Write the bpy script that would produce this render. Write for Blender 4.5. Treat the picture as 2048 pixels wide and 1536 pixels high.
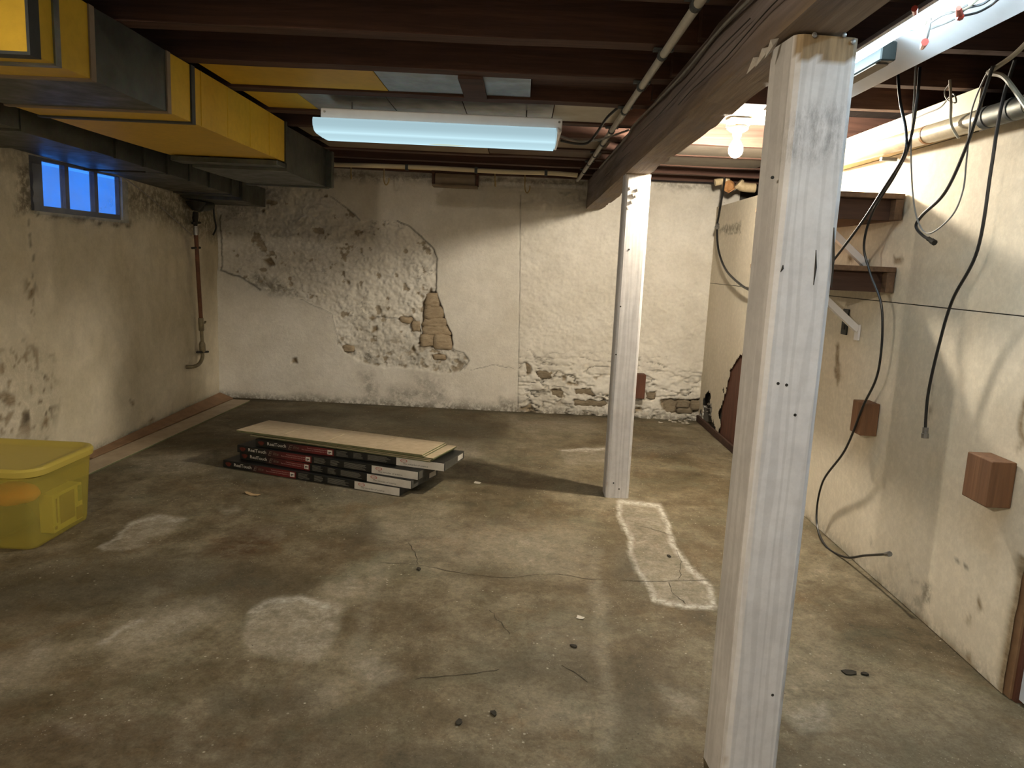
import bpy, bmesh, math, random
import numpy as np
from mathutils import Vector, Matrix
random.seed(7)
for o in list(bpy.data.objects): bpy.data.objects.remove(o)
S = bpy.context.scene; COL = S.collection

# ------------------------------------------------------------------ camera
F, PITCH, ROLL, YAW, CAMH = 1500.0, 0.16, -0.0470, -0.006, 1.4
def cam_axes():
    cp, sp = math.cos(PITCH), math.sin(PITCH)
    fwd = np.array([math.sin(YAW)*cp, math.cos(YAW)*cp, -sp])
    right = np.array([math.cos(YAW), -math.sin(YAW), 0])
    down = np.cross(fwd, right); c, s = math.cos(ROLL), math.sin(ROLL)
    return np.array([c*right+s*down, -s*right+c*down, fwd])
CM = cam_axes(); CO = np.array([0, 0, CAMH])
cd = bpy.data.cameras.new('camera'); cam = bpy.data.objects.new('camera', cd); COL.objects.link(cam)
cd.sensor_width = 36; cd.lens = F/2048*36; cd.clip_start = .05
m = Matrix.Identity(4)
for i in range(3):
    m[i][0], m[i][1], m[i][2], m[i][3] = CM[0][i], -CM[1][i], -CM[2][i], CO[i]
cam.matrix_world = m; S.camera = cam

# ------------------------------------------------------------------ world, exposure, light levels
S.view_settings.view_transform = 'Standard'; S.view_settings.look = 'None'
S.view_settings.gamma = 1; S.view_settings.use_curve_mapping = False
S.view_settings.exposure = 1.4
W = bpy.data.worlds.new('dusk_sky'); S.world = W; W.use_nodes = True
W.node_tree.nodes['Background'].inputs[0].default_value = (.050, .27, .95, 1)
W.node_tree.nodes['Background'].inputs[1].default_value = 0.72
BULB_L, LENS_L, TUBE_L, HALL_L = 1090.0, 0.33, 11.5, 1650.0

# ------------------------------------------------------------------ pixel -> point helpers (2048x1536 frame)
def ray(x, y): return CM.T @ np.array([(x-1024)/F, (y-768)/F, 1.])
def pl(x, y, ax, v):
    d = ray(x, y); t = (v-CO[ax])/d[ax]; return CO+t*d
def fl(x, y, z=0.0): return pl(x, y, 2, z)
def pj(P):
    v = (np.asarray(P, float)-CO) @ CM.T
    return v[..., 0]/v[..., 2]*F+1024, v[..., 1]/v[..., 2]*F+768

# ------------------------------------------------------------------ numpy noise and masks
_T = np.random.RandomState(5).rand(256, 256)
def vn(x, y):
    xi = np.floor(x).astype(int); yi = np.floor(y).astype(int); fx = x-xi; fy = y-yi
    fx = fx*fx*(3-2*fx); fy = fy*fy*(3-2*fy); a = xi % 256; b = yi % 256; a1 = (a+1) % 256; b1 = (b+1) % 256
    return (_T[a, b]*(1-fx)+_T[a1, b]*fx)*(1-fy)+(_T[a, b1]*(1-fx)+_T[a1, b1]*fx)*fy
def fbm(x, y, o=4):
    s = 0; a = .5; n = 0
    for k in range(o):
        s = s+a*vn(x*2**k+17*k, y*2**k+31*k); n += a; a *= .5
    return s/n
def inpoly(poly, X, Y):
    r = np.zeros(X.shape, bool); n = len(poly)
    for i in range(n):
        x0, y0 = poly[i]; x1, y1 = poly[(i+1) % n]
        if y0 == y1: continue
        r ^= ((y0 > Y) != (y1 > Y)) & (X < (x1-x0)*(Y-y0)/(y1-y0)+x0)
    return r
def segd(pts, X, Y):
    d = np.full(X.shape, 1e9)
    for (x0, y0), (x1, y1) in zip(pts[:-1], pts[1:]):
        L = (x1-x0)**2+(y1-y0)**2+1e-9
        t = np.clip(((X-x0)*(x1-x0)+(Y-y0)*(y1-y0))/L, 0, 1)
        d = np.minimum(d, np.hypot(X-x0-t*(x1-x0), Y-y0-t*(y1-y0)))
    return d
def pm(poly, X, Y, soft=4):
    """soft polygon mask: 1 inside, 0 outside"""
    d = segd(list(poly)+[poly[0]], X, Y); s = np.where(inpoly(poly, X, Y), d, -d)
    return np.clip(.5+s/(2*soft), 0, 1)
def lm(pts, X, Y, w): return np.clip(1-segd(pts, X, Y)/w, 0, 1)

# ------------------------------------------------------------------ object helpers
LOC = {}
def tag(o, label=None, cat=None, group=None, kind=None):
    if label: o['label'] = label
    if cat: o['category'] = cat
    if group: o['group'] = group
    if kind: o['kind'] = kind
    return o
def empty(name, loc, label, cat, group=None):
    o = bpy.data.objects.new(name, None); COL.objects.link(o); o.location = loc; o.empty_display_size = .05
    LOC[o] = np.array(loc, float); return tag(o, label, cat, group)
def place(name, me, mat, parent=None, origin=None):
    """mesh given in world coordinates -> object (child of parent) with a sensible origin"""
    n = len(me.vertices); co = np.empty(n*3); me.vertices.foreach_get('co', co); co = co.reshape(-1, 3)
    if parent is not None: org = LOC[parent]
    elif origin is not None: org = np.array(origin, float)
    else: org = np.array([(co[:, 0].min()+co[:, 0].max())/2, (co[:, 1].min()+co[:, 1].max())/2, co[:, 2].min()])
    me.vertices.foreach_set('co', (co-org).ravel()); me.update()
    if mat is not None:
        for mm in (mat if isinstance(mat, (list, tuple)) else [mat]): me.materials.append(mm)
    o = bpy.data.objects.new(name, me); COL.objects.link(o); LOC[o] = org
    if parent is not None: o.parent = parent
    else: o.location = org
    return o
def mesh(v, f, smooth=False):
    me = bpy.data.meshes.new('m'); me.from_pydata([tuple(map(float, p)) for p in v], [], f); me.update()
    if smooth: me.polygons.foreach_set('use_smooth', [True]*len(me.polygons))
    return me
def bm_mesh(bm, smooth=False):
    me = bpy.data.meshes.new('m'); bm.to_mesh(me); bm.free()
    if smooth: me.polygons.foreach_set('use_smooth', [True]*len(me.polygons))
    return me
class MB:
    def __init__(s): s.v = []; s.f = []
    def quad(s, *p):
        b = len(s.v); s.v += [tuple(q) for q in p]; s.f.append(list(range(b, b+len(p)))); return s
    def hexa(s, c):   # 8 corners: bottom 0-3 ccw, top 4-7
        b = len(s.v); s.v += [tuple(q) for q in c]
        s.f += [[b+i for i in q] for q in ((0, 3, 2, 1), (4, 5, 6, 7), (0, 1, 5, 4), (1, 2, 6, 5), (2, 3, 7, 6), (3, 0, 4, 7))]; return s
    def box(s, x0, x1, y0, y1, z0, z1):
        return s.hexa([(x0, y0, z0), (x1, y0, z0), (x1, y1, z0), (x0, y1, z0), (x0, y0, z1), (x1, y0, z1), (x1, y1, z1), (x0, y1, z1)])
    def obox(s, o, u, v, w, a, b, c):
        """oriented box from corner o along unit axes u,v,w with lengths a,b,c"""
        o, u, v, w = map(np.array, (o, u, v, w)); A = u*a; B = v*b; C = w*c
        return s.hexa([o, o+A, o+A+B, o+B, o+C, o+A+C, o+A+B+C, o+B+C])
    def tube(s, pts, r, seg=8, cap=True):
        P = [np.array(p, float) for p in pts]; n = len(P); rr = r if hasattr(r, '__len__') else [r]*n
        T = [(P[min(i+1, n-1)]-P[max(i-1, 0)]) for i in range(n)]; T = [t/(np.linalg.norm(t)+1e-12) for t in T]
        a = np.array([0, 0, 1.]) if abs(T[0][2]) < .9 else np.array([1., 0, 0])
        N = np.cross(T[0], a); N /= np.linalg.norm(N); b = len(s.v)
        for i in range(n):
            N = N-T[i]*np.dot(N, T[i]); N /= np.linalg.norm(N)+1e-12; Bn = np.cross(T[i], N)
            for k in range(seg):
                th = 2*math.pi*k/seg; s.v.append(tuple(P[i]+rr[i]*(math.cos(th)*N+math.sin(th)*Bn)))
        for i in range(n-1):
            for k in range(seg):
                k2 = (k+1) % seg; s.f.append([b+i*seg+k, b+i*seg+k2, b+(i+1)*seg+k2, b+(i+1)*seg+k])
        if cap: s.f.append([b+k for k in range(seg)][::-1]); s.f.append([b+(n-1)*seg+k for k in range(seg)])
        return s
    def lathe(s, c, axis, prof, seg=20):
        """prof: (distance along axis, radius)"""
        c = np.array(c, float); axis = np.array(axis, float); axis /= np.linalg.norm(axis)
        return s.tube([c+axis*t for t, r in prof], [max(r, 1e-4) for t, r in prof], seg)
    def build(s, name, mat, parent=None, smooth=False, bevel=0, seg=2, origin=None):
        me = mesh(s.v, s.f, False)
        bm = bmesh.new(); bm.from_mesh(me)
        if bevel:
            bmesh.ops.recalc_face_normals(bm, faces=bm.faces[:])
            bmesh.ops.bevel(bm, geom=bm.edges[:], offset=bevel, segments=seg, affect='EDGES', profile=.5)
        bmesh.ops.recalc_face_normals(bm, faces=bm.faces[:])
        bm.to_mesh(me); bm.free()
        o = place(name, me, mat, parent, origin)
        if smooth:
            me.polygons.foreach_set('use_smooth', [True]*len(me.polygons))
            try: me.set_sharp_from_angle(angle=math.radians(42))
            except Exception: pass
        return o
def spline(P, k=8):
    P = [np.array(p, float) for p in P]; out = []
    for i in range(len(P)-1):
        a = P[max(i-1, 0)]; b = P[i]; c = P[i+1]; d = P[min(i+2, len(P)-1)]
        for j in range(k):
            t = j/k; out.append(.5*((2*b)+(c-a)*t+(2*a-5*b+4*c-d)*t*t+(3*b-a-3*c+d)*t**3))
    return out+[P[-1]]
def attr(me, name, arr):
    a = me.attributes.new(name, 'FLOAT', 'POINT'); a.data.foreach_set('value', np.ascontiguousarray(arr, np.float32).ravel())
def gridfaces(nu, nv, keep=None):
    i = np.arange((nu-1)*(nv-1)); a = (i//(nv-1))*nv+i % (nv-1)
    f = np.stack([a, a+nv, a+nv+1, a+1], 1)
    return f if keep is None else f[keep.ravel()]
def gridmesh(P, faces):
    me = bpy.data.meshes.new('m'); P = P.reshape(-1, 3)
    me.vertices.add(len(P)); me.vertices.foreach_set('co', np.ascontiguousarray(P, np.float32).ravel())
    me.loops.add(faces.size); me.loops.foreach_set('vertex_index', faces.ravel().astype(np.int32))
    me.polygons.add(len(faces)); me.polygons.foreach_set('loop_start', np.arange(0, faces.size, 4, dtype=np.int32))
    me.update(calc_edges=True); me.validate(); me.polygons.foreach_set('use_smooth', [True]*len(me.polygons)); return me

# ------------------------------------------------------------------ materials
class NT:
    def __init__(s, name):
        s.m = bpy.data.materials.new(name); s.m.use_nodes = True; s.t = s.m.node_tree; s.n = s.t.nodes
        s.b = s.n['Principled BSDF']; s.out = s.n['Material Output']; s.co = s.n.new('ShaderNodeTexCoord').outputs['Object']
    def link(s, a, b): s.t.links.new(a, b)
    def put(s, sock, v):
        if hasattr(v, 'is_output') or isinstance(v, bpy.types.NodeSocket): s.link(v, sock)
        else: sock.default_value = (*v, 1) if isinstance(v, (tuple, list)) and len(v) == 3 and sock.type == 'RGBA' else v
    def map(s, sc=(1, 1, 1), rot=(0, 0, 0)):
        n = s.n.new('ShaderNodeMapping'); s.link(s.co, n.inputs[0]); n.inputs['Scale'].default_value = sc; n.inputs['Rotation'].default_value = rot; return n.outputs[0]
    def noise(s, scale=5, detail=6, rough=.6, vec=None, dist=0):
        n = s.n.new('ShaderNodeTexNoise'); s.link(vec or s.co, n.inputs['Vector']); n.inputs['Scale'].default_value = scale
        n.inputs['Detail'].default_value = detail; n.inputs['Roughness'].default_value = rough; n.inputs['Distortion'].default_value = dist; return n.outputs['Fac']
    def vor(s, scale=5, feature='F1', vec=None, out='Distance', rand=1):
        n = s.n.new('ShaderNodeTexVoronoi'); n.feature = feature; s.link(vec or s.co, n.inputs['Vector']); n.inputs['Scale'].default_value = scale
        n.inputs['Randomness'].default_value = rand; return n.outputs[out]
    def wave(s, scale=5, dist=4, vec=None, d='X', dscale=1.5):
        n = s.n.new('ShaderNodeTexWave'); n.bands_direction = d; s.link(vec or s.co, n.inputs['Vector']); n.inputs['Scale'].default_value = scale
        n.inputs['Distortion'].default_value = dist; n.inputs['Detail'].default_value = 3; n.inputs['Detail Scale'].default_value = dscale; return n.outputs['Fac']
    def ramp(s, fac, stops):
        n = s.n.new('ShaderNodeValToRGB'); s.link(fac, n.inputs[0]); e = n.color_ramp.elements
        while len(e) < len(stops): e.new(.5)
        for q, (p, c) in zip(e, stops): q.position = p; q.color = (*c, 1) if hasattr(c, '__len__') else (c, c, c, 1)
        return n.outputs[0]
    def step(s, fac, a, b):
        n = s.n.new('ShaderNodeMapRange'); s.link(fac, n.inputs[0]); n.inputs[1].default_value = a; n.inputs[2].default_value = b; return n.outputs[0]
    def math(s, op, a, b=0.0):
        n = s.n.new('ShaderNodeMath'); n.operation = op; n.use_clamp = op in ('ADD', 'MULTIPLY', 'SUBTRACT'); s.put(n.inputs[0], a); s.put(n.inputs[1], b); return n.outputs[0]
    def mix(s, fac, a, b, mode='MIX'):
        n = s.n.new('ShaderNodeMix'); n.data_type = 'RGBA'; n.blend_type = mode
        s.put(n.inputs[0], fac); s.put(n.inputs[6], a); s.put(n.inputs[7], b); return n.outputs[2]
    def attr(s, name):
        n = s.n.new('ShaderNodeAttribute'); n.attribute_name = name; return n.outputs['Fac']
    def acol(s, name):
        n = s.n.new('ShaderNodeAttribute'); n.attribute_name = name; return n.outputs['Color']
    def bump(s, h, st=.3, d=.01):
        n = s.n.new('ShaderNodeBump'); n.inputs['Strength'].default_value = st; n.inputs['Distance'].default_value = d; s.link(h, n.inputs['Height'])
        s.link(n.outputs[0], s.b.inputs['Normal']); return n
    def done(s, col=None, rough=.8, metal=0, spec=.3):
        if col is not None: s.put(s.b.inputs['Base Color'], col)
        s.put(s.b.inputs['Roughness'], rough); s.put(s.b.inputs['Metallic'], metal); s.b.inputs['Specular IOR Level'].default_value = spec; return s.m
def simple(name, c, c2=None, scale=12, rough=.7, metal=0, bump=0, bscale=80, spec=.3):
    t = NT(name); c2 = c2 or tuple(x*.75 for x in c)
    n = t.noise(scale, 6, .65); col = t.ramp(n, [(.3, c2), (.7, c)])
    if bump: t.bump(t.noise(bscale, 4), bump, .004)
    return t.done(col, rough, metal, spec)
def wood(name, c, c2, axis='Y', rough=.8, bump=.4, sc=14):
    t = NT(name); k = {'X': (.06, 1, 1), 'Y': (1, .06, 1), 'Z': (1, 1, .06)}[axis]
    v = t.map(k); n = t.noise(sc, 8, .65, v, 1.2); g = t.noise(sc*5, 5, .6, v)
    col = t.ramp(n, [(.28, c2), (.5, tuple((a+b)/2 for a, b in zip(c, c2))), (.72, c)])
    col = t.mix(t.step(g, .35, .75), col, tuple(x*.5 for x in c2), 'MIX') if False else t.mix(.25, col, t.ramp(g, [(.3, .0), (.7, 1.)]), 'MULTIPLY')
    t.bump(g, bump, .004); return t.done(col, rough)
def emit(name, c, L):
    t = NT(name); t.n.remove(t.b); e = t.n.new('ShaderNodeEmission'); e.inputs[0].default_value = (*c, 1); e.inputs[1].default_value = L
    t.link(e.outputs[0], t.out.inputs[0]); return t.m

def m_floor():
    t = NT('stained_concrete')
    a = t.noise(1.3, 7, .62, None, .6); b = t.noise(6, 8, .7); c = t.noise(38, 5, .7)
    col = t.ramp(a, [(.30, (.135, .105, .060)), (.44, (.225, .182, .118)), (.56, (.31, .27, .195)), (.72, (.42, .37, .28))])
    col = t.mix(.55, col, t.ramp(t.noise(13, 9, .78, None, .8), [(.34, (.50, .47, .40)), (.5, (.85, .83, .80)), (.64, (1.12, 1.1, 1.06))]), 'MULTIPLY')
    col = t.mix(t.step(b, .32, .62), t.mix(1.0, col, (.50, .47, .38), 'MULTIPLY'), col)
    st = t.noise(2.6, 9, .75, t.map((1.6, .55, 1), (0, 0, .5)), 1.6); col = t.mix(.55, col, t.ramp(st, [(.32, (.45, .43, .36)), (.5, (.8, .78, .74)), (.66, (1.0, 1.0, 1.0))]), 'MULTIPLY')
    gr = t.noise(2.1, 5, .6, t.map((1, 1.4, 1)), 1.0); col = t.mix(t.math('MULTIPLY', t.step(gr, .52, .72), .5), col, (.120, .125, .080))
    rs = t.noise(3.0, 6, .65, t.map((1.2, .9, 1), (0, 0, 1.0)), .8); col = t.mix(t.math('MULTIPLY', t.step(rs, .56, .74), .55), col, (.175, .108, .050))
    brk = t.step(t.noise(16, 8, .75), .36, .60)
    brk2 = t.step(t.noise(5.5, 9, .78, None, .5), .34, .62)
    pale = t.math('MULTIPLY', t.attr('pale'), t.math('ADD', t.math('MULTIPLY', brk, brk2), .28)); col = t.mix(pale, col, t.ramp(c, [(.3, (.36, .32, .245)), (.7, (.50, .46, .38))]))
    col = t.mix(t.math('MULTIPLY', t.attr('rim'), t.math('ADD', t.step(t.noise(30, 6, .7), .4, .6), .3)), col, (.66, .63, .56))
    col = t.mix(t.math('MULTIPLY', t.attr('rust'), brk), col, (.085, .045, .018))
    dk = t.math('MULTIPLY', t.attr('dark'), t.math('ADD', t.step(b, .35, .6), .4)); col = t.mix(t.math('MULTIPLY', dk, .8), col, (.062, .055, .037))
    v = t.vor(26, 'F1', t.map((1, 1, 1))); sp = t.math('MULTIPLY', t.step(v, .13, .08), t.step(t.noise(3.1, 3), .50, .58)); col = t.mix(t.math('MULTIPLY', sp, .8), col, (.46, .43, .35))
    v2 = t.vor(75, 'F1'); sp2 = t.math('MULTIPLY', t.step(v2, .17, .10), t.step(t.noise(4.7, 4), .47, .62)); col = t.mix(t.math('MULTIPLY', sp2, .75), col, (.40, .36, .29))
    v3 = t.vor(33, 'F1', t.map((1, 1, 1), (0, 0, .7))); sp3 = t.math('MULTIPLY', t.step(v3, .10, .06), t.step(t.noise(2.7, 3), .52, .6)); col = t.mix(t.math('MULTIPLY', sp3, .9), col, (.03, .026, .018))
    col = t.mix(.6, col, t.ramp(t.noise(42, 9, .82, None, .6), [(.36, (.52, .50, .45)), (.5, (.88, .87, .85)), (.62, (1.2, 1.19, 1.16))]), 'MULTIPLY')
    col = t.mix(.45, col, t.ramp(t.noise(110, 3, .7), [(.25, .35), (.75, 1.)]), 'MULTIPLY')
    t.bump(t.noise(55, 7, .7), .35, .006)
    return t.done(col, t.ramp(b, [(.3, .6), (.7, .9)]), 0, .22)
def m_wall(name, base, shade, dirtc=(.085, .070, .045), spotscale=9, spot=(.66, .72), mott=.25, bst=.25):
    t = NT(name); a = t.noise(1.6, 6, .6, None, .4); b = t.noise(9, 8, .7); c = t.noise(45, 6, .7)
    col = t.ramp(a, [(.3, shade), (.65, base)])
    col = t.mix(mott, col, t.ramp(b, [(.3, .55), (.65, 1.)]), 'MULTIPLY')
    col = t.mix(.18, col, t.ramp(c, [(.3, .5), (.6, 1.)]), 'MULTIPLY')
    br = t.math('ADD', t.step(t.noise(22, 8, .75), .40, .58), 0.0)
    d = t.math('MULTIPLY', t.attr('dirt'), t.math('ADD', br, .22)); col = t.mix(t.math('MULTIPLY', d, .9), col, dirtc)
    bare = t.ramp(t.noise(14, 8, .7, t.map((1, 1, 2.2))), [(.3, (.125, .085, .045)), (.5, (.24, .185, .115)), (.7, (.36, .29, .20))])
    col = t.mix(t.attr('bare'), col, bare)
    w = t.noise(spotscale, 9, .78, None, .4); w2 = t.step(t.noise(2.3, 3), .42, .62)
    s = t.math('MULTIPLY', t.step(w, spot[0], spot[1]), w2); col = t.mix(t.math('MULTIPLY', s, .85), col, (.15, .105, .06))
    col = t.mix(t.attr('crack'), col, (.035, .028, .018))
    t.bump(t.noise(30, 8, .75), bst, .01); return t.done(col, .85, 0, .2)
def m_post():
    t = NT('painted_post'); v = t.map((1, 1, .05)); g = t.wave(7, 14, t.map((1, 1, .10)), 'X', 1.2); n = t.noise(60, 5, .6, v); f = t.noise(24, 8, .75)
    col = t.ramp(t.noise(3, 6, .6), [(.3, (.54, .525, .52)), (.7, (.66, .645, .64))])
    col = t.mix(.25, col, t.ramp(f, [(.3, .55), (.6, 1.)]), 'MULTIPLY')
    col = t.mix(t.math('MULTIPLY', t.attr('dirt'), t.math('MULTIPLY', t.step(t.noise(38, 9, .85, t.map((1, 1, .3))), .42, .75), .8)), col, (.10, .09, .085))
    w = t.noise(15, 9, .8, t.map((1, 1, .35))); col = t.mix(t.step(w, .70, .735), col, (.20, .11, .065))
    br = t.ramp(t.noise(40, 6, .6, t.map((1, 1, .12))), [(.3, (.11, .07, .035)), (.55, (.30, .21, .11)), (.75, (.40, .29, .16))])
    col = t.mix(t.attr('bare'), col, br); col = t.mix(t.attr('crack'), col, (.06, .04, .03))
    col = t.mix(.22, col, t.ramp(t.wave(11, 9, t.map((1, 1, .07)), 'X', 1.6), [(.15, .45), (.45, 1.)]), 'MULTIPLY')
    t.bump(t.math('ADD', t.math('MULTIPLY', g, .15), t.math('MULTIPLY', n, .4)), .3, .005); return t.done(col, .6, 0, .35)
def m_galv(name, c=(.30, .31, .30), c2=(.17, .175, .165)):
    t = NT(name); n = t.noise(5, 7, .65); col = t.ramp(n, [(.3, c2), (.7, c)])
    v = t.vor(55, 'F1', None, 'Color'); col = t.mix(.12, col, v, 'MULTIPLY')
    return t.done(col, t.ramp(t.noise(9, 5), [(.3, .35), (.7, .6)]), .75, .4)
def m_yellow():
    t = NT('yellow_paint'); n = t.noise(2.2, 6, .6); col = t.ramp(n, [(.3, (.56, .345, .022)), (.7, (.72, .46, .035))])
    w = t.noise(11, 9, .8); col = t.mix(t.step(w, .69, .74), col, (.12, .07, .02)); col = t.mix(.2, col, t.ramp(t.noise(30, 6), [(.3, .5), (.6, 1.)]), 'MULTIPLY')
    t.bump(t.noise(6, 4), .12, .01); return t.done(col, .55, 0, .3)
def m_beam():
    t = NT('old_beam_timber'); v = t.map((1, .05, 1)); n = t.noise(12, 8, .65, v, 1); g = t.noise(70, 5, .6, v)
    col = t.ramp(n, [(.3, (.115, .092, .090)), (.55, (.22, .182, .178)), (.75, (.31, .262, .255))])
    col = t.mix(t.math('MULTIPLY', t.attr('pale'), t.math('ADD', t.step(t.noise(7, 8, .7, t.map((1, .3, 1))), .35, .6), .25)), col, t.ramp(g, [(.3, (.16, .105, .06)), (.7, (.30, .22, .14))]))
    col = t.mix(t.attr('crack'), col, (.012, .008, .006))
    t.bump(g, .5, .006); return t.done(col, .75, 0, .3)
def m_stone(name, c, c2):
    t = NT(name); v = t.map((1, 1, 3.2), (0, .12, 0)); n = t.noise(14, 9, .72, v, .6); col = t.ramp(n, [(.3, c2), (.5, tuple((a+b)/2 for a, b in zip(c, c2))), (.68, c)])
    f = t.noise(26, 6, .7, t.map((1, 1, 4.5), (0, .15, 0)), 1.0); col = t.mix(t.step(f, .36, .30), col, tuple(x*.3 for x in c2)); t.bump(n, .6, .01); return t.done(col, .92, 0, .15)
MAT = dict(
    floor=m_floor(), back=m_wall('whitewashed_stone', (.73, .695, .625), (.61, .57, .49), spotscale=15, spot=(.68, .72), bst=.6),
    left=m_wall('damp_plaster', (.68, .615, .48), (.53, .47, .335), mott=.35), right=m_wall('painted_board', (.72, .655, .53), (.64, .575, .45), spotscale=13, spot=(.715, .745), mott=.1, bst=.1),
    dark=m_wall('dark_masonry', (.10, .09, .075), (.06, .055, .045)), post=m_post(), galv=m_galv('galvanised_steel'), galvd=m_galv('dull_galvanised_steel', (.135, .14, .12), (.075, .078, .066)), galvb=m_galv('bright_galvanised_steel', (.48, .50, .50), (.27, .28, .28)),
    yellow=m_yellow(), beam=m_beam(), joist=wood('joist_timber', (.135, .066, .046), (.050, .026, .019), 'X'), subfloor=wood('subfloor_timber', (.032, .021, .015), (.015, .010, .008), 'Y'),
    block=wood('brown_block_wood', (.21, .105, .050), (.11, .050, .024), 'Z'), shelf=wood('dark_shelf_wood', (.085, .042, .026), (.035, .018, .012), 'X'), shelftop=wood('shelf_edge_wood', (.19, .115, .065), (.09, .05, .03), 'Y'),
    redwood=wood('reddish_board_wood', (.16, .065, .038), (.07, .030, .02), 'Z'), tan=simple('tan_hardboard', (.30, .235, .165), (.22, .165, .11), 5, .8), cream=simple('cream_painted_board', (.70, .60, .40), (.60, .50, .32), 4, .6),
    whiteb=simple('white_painted_panel', (.66, .62, .53), (.52, .47, .38), 6, .7), greyb=simple('dusty_grey_panel', (.20, .175, .14), (.14, .12, .095), 6, .85), brownb=simple('brown_panel', (.15, .10, .066), (.10, .064, .042), 6, .8),
    wht=simple('white_enamel', (.74, .73, .73), (.66, .65, .65), 8, .35, 0, 0, 80, .5), pvc=simple('grey_white_conduit', (.52, .50, .45), (.40, .38, .33), 14, .45), creampipe=simple('cream_painted_pipe', (.60, .52, .36), (.42, .36, .25), 16, .35, 0, .2, 30, .5),
    black=simple('black_rubber', (.012, .012, .013), (.006, .006, .006), 20, .4, 0, 0, 80, .5), greyw=simple('grey_wire', (.25, .24, .22), (.16, .15, .14), 20, .5), whitew=simple('white_wire', (.48, .43, .33), (.36, .31, .22), 20, .5),
    red=simple('red_plastic', (.42, .045, .022), (.28, .03, .015), 20, .4), steel=simple('dull_steel', (.33, .32, .30), (.2, .19, .18), 30, .4, .7), rustpipe=simple('rusty_pipe', (.155, .062, .028), (.075, .032, .018), 16, .7), brass=simple('old_brass', (.26, .22, .13), (.14, .115, .07), 22, .5, .3), iron=simple('black_iron', (.035, .032, .026), (.018, .016, .013), 22, .7),
    hook=simple('yellowed_hook', (.44, .33, .15), (.30, .21, .09), 15, .5), stone=m_stone('bare_fieldstone', (.46, .37, .255), (.25, .185, .115)), stone2=m_stone('dark_fieldstone', (.27, .22, .155), (.12, .095, .062)), boxblack=simple('black_print', (.012, .012, .010), (.006, .006, .005), 9, .5, 0, 0, 80, .4), boxgrey=simple('carton_side', (.09, .085, .07), (.05, .047, .04), 18, .6), boxwhite=simple('white_print', (.62, .585, .53), (.50, .465, .41), 14, .6), txt=simple('white_ink', (.66, .62, .56), (.58, .54, .48), 9, .6), txtd=simple('black_ink', (.02, .02, .02), (.01, .01, .01), 9, .6), txtg=simple('grey_ink', (.20, .19, .16), (.14, .13, .11), 9, .6), redink=simple('red_ink', (.42, .07, .05), (.34, .05, .04), 9, .6), pinkink=simple('pink_ink', (.50, .34, .31), (.42, .27, .25), 9, .6), brownink=simple('bronze_ink', (.17, .13, .10), (.12, .09, .07), 9, .6), ember=simple('dark_red_ink', (.12, .022, .012), (.05, .012, .008), 40, .6),
    core=simple('green_fibreboard', (.16, .165, .085), (.10, .105, .05), 30, .8), tile=simple('beige_stone_laminate', (.50, .405, .275), (.37, .285, .18), 22, .45, 0, 0, 80, .4), plankfl=simple('tan_laminate', (.40, .315, .22), (.29, .22, .145), 9, .5), plankback=simple('brown_board', (.26, .155, .085), (.17, .095, .05), 10, .6),
    scrap=simple('veneer_scrap', (.42, .30, .165), (.30, .20, .10), 14, .7), flake=simple('paint_flake', (.62, .58, .50), (.5, .45, .37), 14, .8), crumb=simple('dark_crumb', (.035, .03, .02), (.02, .017, .012), 14, .9), crackm=simple('floor_crack', (.055, .046, .03), (.03, .025, .017), 14, .95),
    planks=simple('blue_white_plank', (.55, .60, .68), (.44, .48, .56), 6, .6), orange=simple('orange_fabric', (.85, .27, .10), (.62, .16, .06), 8, .8), green=simple('dark_green_fabric', (.045, .055, .028), (.018, .024, .014), 9, .8), paper=simple('aged_paper', (.72, .70, .52), (.62, .60, .42), 9, .7), papert=simple('tan_card', (.30, .22, .10), (.24, .17, .07), 6, .7), paperb=simple('blue_grey_card', (.30, .36, .30), (.22, .27, .22), 14, .7),
    sash=simple('grey_window_frame', (.13, .135, .14), (.08, .083, .088), 14, .7), tape=simple('dark_tape', (.06, .065, .065), (.035, .04, .04), 14, .6), black2=simple('dark_outlet', (.016, .02, .018), (.01, .012, .011), 14, .5), creamfit=simple('cream_porcelain', (.62, .50, .31), (.44, .33, .19), 26, .4), ofit=simple('orange_brass', (.50, .26, .11), (.34, .16, .06), 26, .45), flakew=simple('curled_paint', (.50, .47, .43), (.34, .30, .25), 26, .7),
    bulb=emit('bulb_glow', (1, .89, .72), BULB_L), tube=emit('tube_glow', (.64, .86, 1.0), TUBE_L), hall=emit('hall_bulb_glow', (1, .87, .68), HALL_L))
def m_lens():
    t = NT('acrylic_lens'); t.n.remove(t.b); e = t.n.new('ShaderNodeEmission'); e.inputs[0].default_value = (.62, .90, 1.0, 1)
    sx = t.n.new('ShaderNodeSeparateXYZ'); t.link(t.co, sx.inputs[0])
    g = t.ramp(t.math('MULTIPLY_ADD', sx.outputs[1], 2.2) if False else t.step(sx.outputs[1], -.22, .19), [(0, .62), (.05, .80), (.12, 1.12), (.22, .86), (.45, .93), (.62, 1.02), (.80, 1.15), (1, .85)])
    k = t.n.new('ShaderNodeMath'); k.operation = 'MULTIPLY'; t.link(g, k.inputs[0]); k.inputs[1].default_value = LENS_L; t.link(k.outputs[0], e.inputs[1]); t.link(e.outputs[0], t.out.inputs[0]); return t.m
MAT['lens'] = m_lens(); MAT['stain'] = emit('yellowed_lens', (.66, .78, .62), LENS_L)
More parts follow.
